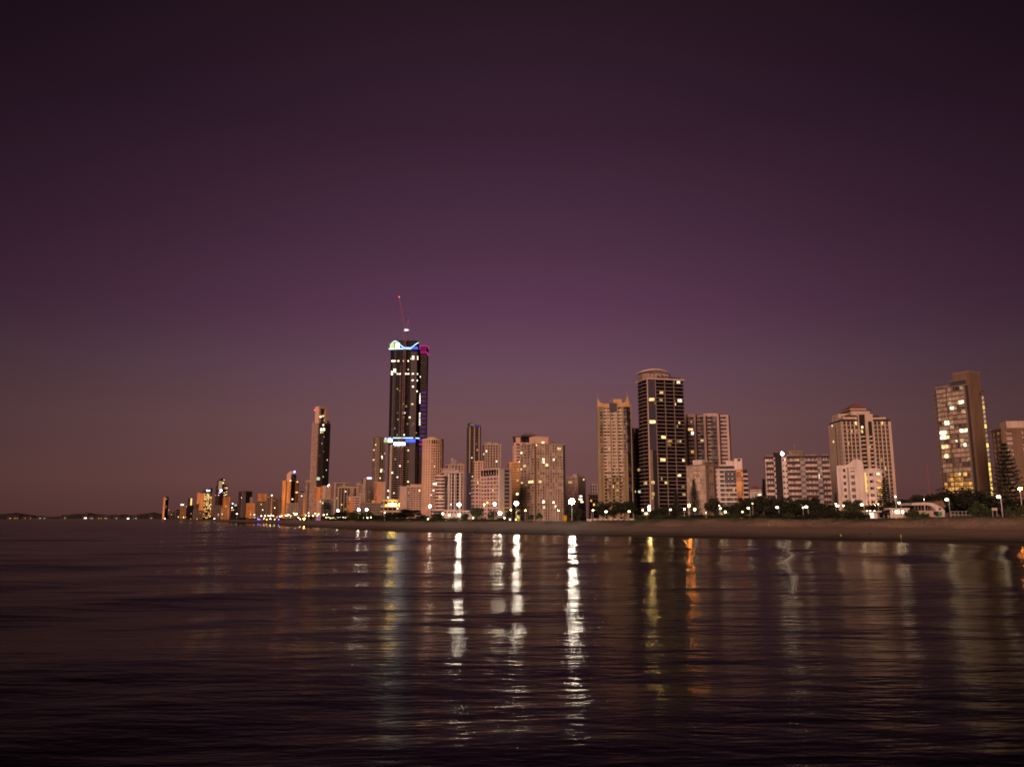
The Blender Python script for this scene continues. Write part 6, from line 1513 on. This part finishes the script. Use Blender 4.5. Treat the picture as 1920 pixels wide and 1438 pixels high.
# violet inflatable arch post on the far beach
Y = inland(597, 60); p = at(597.5, 968, Y); root = empty('lit_column', (p.x, Y, gz(p.x, Y) - .2)); tag(root, 'glowing violet column on the far beach, right of the market lights', 'column')
MB().tube((0, 0, 0), (0, 0, 5.2), .75, .55, 10).build('shaft', 'led_violet', root); MB().tube((0, 0, 5.2), (0, 0, 6.4), .6, .1, 10).build('tip', 'led_violet', root)

# ------------------------------------------------------------------ low buildings and street furniture on the dune
def local(px, py, Y): return at(px, py, Y)
Y = 335.0
def box_px(root, name, mat, x0, x1, y0, y1, Yf, Yb):
    a, b_ = at(x0, y1, Yf), at(x1, y0, Yf); o = root.location
    return MB().box(a.x - o.x, Yf - o.y, a.z - o.z, b_.x - o.x, Yb - o.y, b_.z - o.z).build(name, mat, root)
# brighter kiosk
Y = inland(1686, 84); root = empty('kiosk', (at(1686, 968, Y).x, Y, at(1686, 970, Y).z)); tag(root, 'brightly lit white beach kiosk with a flat roof', 'kiosk')
box_px(root, 'back_wall', 'white', 1671, 1701, 955, 971, Y + 3, Y + 3.4)
for x0, x1 in ((1670, 1672), (1676.5, 1678), (1689.5, 1691), (1696.5, 1698), (1702, 1704)): box_px(root, 'post', 'white', x0, x1, 955, 971, Y, Y + .4)
FROOF = box_px(root, 'flat_roof', 'white', 1667.5, 1705.5, 952.2, 955.4, Y - 1, Y + 4); box_px(root, 'counter', 'white', 1672, 1702, 963.5, 971, Y + .6, Y + 1)
for x in (1683, 1694): smooth(MB().ball((at(x, 959, Y).x - root.location.x, 1.2, at(x, 959.3, Y).z - root.location.z), .62, .4, .55).build('ceiling_lamp', 'globe', FROOF))
# smaller kiosk
Y = inland(1634, 82); root = empty('kiosk', (at(1634, 968, Y).x, Y, at(1634, 971, Y).z)); tag(root, 'smaller white toilet block with a thin roof and lamps under its eave', 'kiosk')
box_px(root, 'wall', 'white', 1619, 1645, 959.5, 972, Y + 1, Y + 5); TROOF = box_px(root, 'thin_roof', 'white', 1616, 1653, 957.8, 959.6, Y - 1.2, Y + 6)
box_px(root, 'door', 'timber', 1627, 1630, 961, 971, Y + .8, Y + 1.1); box_px(root, 'lit_door', 'room_white', 1630.5, 1638, 961.5, 970, Y + .78, Y + 1.1); box_px(root, 'lit_window', 'curtain_lit', 1620, 1626, 962, 967, Y + .8, Y + 1.1)
for x in (1625, 1631, 1639): smooth(MB().ball((at(x, 960, Y).x - root.location.x, -.4, at(x, 958.2, Y).z - root.location.z), .3).build('eave_lamp', 'globe', TROOF))
# club house with the curved white roof
Y = inland(1735, 92); root = empty('club_house', (at(1735, 968, Y).x, Y, at(1735, 969, Y).z)); tag(root, 'surf club house with a curving white roof and dark glass front', 'building')
box_px(root, 'glass_front', 'glass_dark', 1711, 1751, 946, 957, Y + 1, Y + 12); box_px(root, 'lower_wall', 'beige', 1724, 1768, 957, 969, Y + .6, Y + 12)
for x in (1715, 1721, 1727, 1733, 1739, 1745): box_px(root, 'mullion', 'brown', x, x + .8, 946, 957, Y + .8, Y + 1.1)
o = root.location
def P2(x, y): p_ = at(x, y, Y); return (p_.x - o.x, p_.z - o.z)
up = [P2(*q) for q in ((1706, 947.3), (1706.5, 943.3), (1712, 942.5), (1724, 942), (1736, 942), (1745, 943.2), (1752, 946), (1760, 950), (1766, 954.5), (1768, 958))]
lo = [P2(*q) for q in ((1768, 969), (1751, 969), (1751.5, 957), (1748, 952), (1742, 948.2), (1736, 947), (1720, 947.3))]
MB().slab_xz([(x, z_) for x, z_ in reversed(up + lo)], -1.5, 11).build('curved_roof', 'white', root)
MB().slab_xz([P2(*q) for q in ((1757, 956), (1760, 956), (1760, 952), (1757, 952))], -1.7, -1.4).build('window', 'glass_black', root)
box_px(root, 'door', 'black_cladding', 1755, 1761, 958.5, 968, Y - 1.62, Y); 
for x in (1732, 1763): box_px(root, 'green_bin_screen', 'green_paint', x - 3, x + 3, 959.5, 966.5, Y - 2.2, Y - 1.7)
MB().slab_xz([P2(*q) for q in ((1748, 943), (1776, 937.5), (1783, 950), (1768, 956), (1762, 950))][::-1], 4, 14).build('rear_gable', 'brown', root)
# railing
Y = inland(1805, 80); p = at(1806, 966, Y); root = empty('railing', (p.x, Y, gz(p.x, Y) - .1)); tag(root, 'low white rail fence along the dune right of the club house', 'fence')
x0, x1 = at(1783, 960, Y).x - p.x, at(1832, 960, Y).x - p.x; zt = at(1806, 958.8, Y).z - root.location.z
for k in range(8): x = x0 + (x1 - x0) * k / 7; MB().box(x - .05, -.05, 0, x + .05, .05, zt).build('post', 'pole', root)
for zz in (zt, zt * .55): MB().box(x0, -.04, zz - .05, x1, .04, zz + .05).build('rail', 'pole', root)
# small white sign
Y = inland(1865, 72); p = at(1865, 960, Y); root = empty('notice_board', (p.x, Y, gz(p.x, Y) - .1)); tag(root, 'small pale notice board on the dune left of the right street lamp', 'sign')
zt = at(1865, 952, Y).z - root.location.z; zl = at(1865, 957, Y).z - root.location.z
for x in (-.85, .85): MB().box(x - .06, -.05, 0, x + .06, .05, zt).build('post', 'pole', root)
for x in (-.55, .55): MB().box(x - .5, -.14, max(.3, zl), x + .5, -.05, zt).build('panel', 'cream', root)
# low white wall
Y = inland(1130, 92); p = at(1128, 973, Y); root = empty('low_wall', (p.x, Y, gz(p.x, Y) - .3)); tag(root, 'low pale wall lit pink at the top of the beach', 'wall')
for k in range(9): x = at(1100 + k * 9.6, 972, Y).x - p.x; MB().box(x, 0, 0, x + 4.0, .5, 2.0 + .15 * (k % 3)).build('wall_panel', 'white', root)
Y = inland(850, 100); p = at(850, 968, Y); root = empty('garden_wall', (p.x, Y, gz(p.x, Y) - .3)); tag(root, 'floodlit white garden building with a row of square openings, under the white windowed block', 'wall')
box_px(root, 'wall', 'white', 832, 888, 957, 976, Y, Y + .6)
for k in range(9): box_px(root, 'opening', 'glass_dark', 834 + k * 6, 837.5 + k * 6, 959, 962, Y - .05, Y + .1)
# signs
Y = inland(1059, 88); p = at(1059.5, 970, Y); root = empty('sign_board', (p.x, Y, gz(p.x, Y) - .2)); tag(root, 'upright orange sign board left of the brightest floodlight', 'sign')
MB().box(-1.1, -.2, .4, 1.1, .1, 4.3).build('panel', 'sign_amber', root); MB().box(-.9, 0, 0, .9, .12, .5).build('foot', 'steel', root)
Y = inland(971, 88); p = at(971, 970, Y); root = empty('bus_shelter', (p.x, Y, gz(p.x, Y) - .2)); tag(root, 'small yellow-lit shelter right of the leaning flood lamp', 'shelter')
for x in (-1.3, 1.3): MB().box(x - .1, -.1, 0, x + .1, .1, 4.4).build('post', 'steel', root)
MB().box(-1.7, -.6, 4.4, 1.7, 1, 4.8).build('roof', 'steel', root); MB().box(-1.4, .0, 2.4, 1.4, .2, 4.3).build('lit_panel', 'sign_yellow', root); MB().box(-1.4, .0, .9, 1.4, .2, 2.0).build('lit_panel', 'sign_yellow', root)
# flagpoles
for x, y, lb in ((1100, 914, 'tall thin ochre flagpole right of the brightest floodlight'), (1026.5, 943, 'thin pale pole before the broad beige slab'), (1109, 958, 'short thin pole at the top of the beach'), (1001.5, 961, 'short pale pole before the clipped tree')):
    Y = inland(x, 84); p = at(x, 970, Y); root = empty('flagpole', (p.x, Y, gz(p.x, Y) - .2)); tag(root, lb, 'pole'); h = at(x, y, Y).z - root.location.z
    MB().tube((0, 0, 0), (0, 0, h), .17, .07, 8).build('shaft', 'timber' if x == 1100 else 'pole', root); smooth(MB().ball((0, 0, h), .16).build('finial', 'gold', root)); MB().tube((0, 0, 0), (0, 0, .5), .3, .22, 8).build('base', 'steel', root)
# radio mast far behind the wood
Y = 1500.0; p = at(1742, 925, Y); root = empty('radio_mast', (p.x, Y, BASE)); tag(root, 'thin red lattice mast far behind the dark wood, left of the brown tower', 'mast')
h = at(1743, 870, Y).z - BASE; mb = MB(); br = MB()
for k in range(3): t = 2.1 * k; mb.tube((3.4 * math.cos(t), 3.4 * math.sin(t), 0), (.4 * math.cos(t), .4 * math.sin(t), h), .30, n=4)
for k in range(22):
    z0, z1 = h * k / 22, h * (k + 1) / 22; r0, r1 = 3.4 - 3 * k / 22, 3.4 - 3 * (k + 1) / 22
    for j in range(3): br.tube((r0 * math.cos(2.1 * j), r0 * math.sin(2.1 * j), z0), (r1 * math.cos(2.1 * j + 2.1), r1 * math.sin(2.1 * j + 2.1), z1), .14, n=3)
mb.build('legs_frame', 'red_steel', root); tag(br.build('bracing', 'red_steel', root), kind='stuff'); MB().box(-4, -3, 0, 4, 3, h * .08).build('base_house', 'grey', root)

# ------------------------------------------------------------------ people on the sand
def person(px, py, label, top='cloth_dark', pose=0, Y=None, dist=None, crouch=False):
    if Y is None:
        Y = inland(px, dist)
    x = Y * tr(px); z0 = max(gz(x, Y), -.12)
    root = empty('person', (x, Y, z0), rnd.uniform(-.6, .6)); tag(root, label, 'person')
    k = .55 if crouch else 1.0
    st = .16 if pose else .06
    J = [(0, 0, .92 * k), (0, 0, 1.12 * k + .02), (0, .01, 1.38 * k + .02), (0, 0, 1.52 * k + .02), (0, -.02, 1.66 * k + .02), (0, -.02, 1.74 * k + .03),
         (-.17, 0, 1.40 * k + .02), (-.23, .02, 1.14 * k), (-.24, -.08, .90 * k), (-.245, -.12, .82 * k), (.17, 0, 1.40 * k + .02), (.23, -.03, 1.14 * k), (.24, -.12, .92 * k), (.245, -.16, .84 * k),
         (-.10, 0, .88 * k), (-.11, st, .48 * k), (-.11, st * .9, .08), (-.11, st * .9 - .14, .03), (.10, 0, .88 * k), (.11, -st, .48 * k), (.11, -st * 1.2, .08), (.11, -st * 1.2 - .14, .03)]
    E = [(0, 1), (1, 2), (2, 3), (3, 4), (4, 5), (2, 6), (6, 7), (7, 8), (8, 9), (2, 10), (10, 11), (11, 12), (12, 13), (0, 14), (14, 15), (15, 16), (16, 17), (0, 18), (18, 19), (19, 20), (20, 21)]
    Rr = [.15, .14, .16, .06, .10, .07, .07, .05, .04, .035, .07, .05, .04, .035, .10, .065, .045, .04, .10, .065, .045, .04]
    me_ = bpy.data.meshes.new('body'); me_.from_pydata(J, E, [])
    ob = put('body', me_, root); sk = ob.modifiers.new('skin', 'SKIN'); ob.modifiers.new('sub', 'SUBSURF').render_levels = 1
    for v_, q_ in zip(me_.skin_vertices[0].data, Rr): v_.radius = (q_, q_ * .85)
    me_.skin_vertices[0].data[0].use_root = True
    me_.materials.append(MATS['skin' if top == 'skin' else 'cloth_dark'])
    if top != 'skin':
        MB().taper([(-.19, -.13), (.19, -.13), (.19, .13), (-.19, .13)], .86 * k, [(-.2, -.11), (.2, -.11), (.2, .12), (-.2, .12)], 1.44 * k).build('shirt', top, root)
    smooth(MB().ball((0, .02, 1.70 * k + .03), .10, .11, .10).build('hair', 'cloth_dark', root))
person(896.5, 990, 'dark figure standing on the sand below the round green tree', dist=14)
person(891, 1006, 'dark figure wading in the shallows below the round green tree', dist=-22, pose=1)
person(830.5, 1002, 'dark figure in the shallows below the white windowed block', dist=-12)
person(1574.5, 1003, 'person in a yellowish top standing at the water edge below the white curved-front house', 'cloth_yellow', dist=6)
person(1629, 994, 'dark crouching figure on the sand below the smaller kiosk', dist=22, crouch=True)
person(1686.5, 1003, 'small pale-skinned figure at the water edge left of the reflected lamp', 'skin', dist=8, pose=1)
person(1441, 976, 'tiny pale figure at the foot of the dune shrubs', 'cloth_yellow', dist=50)
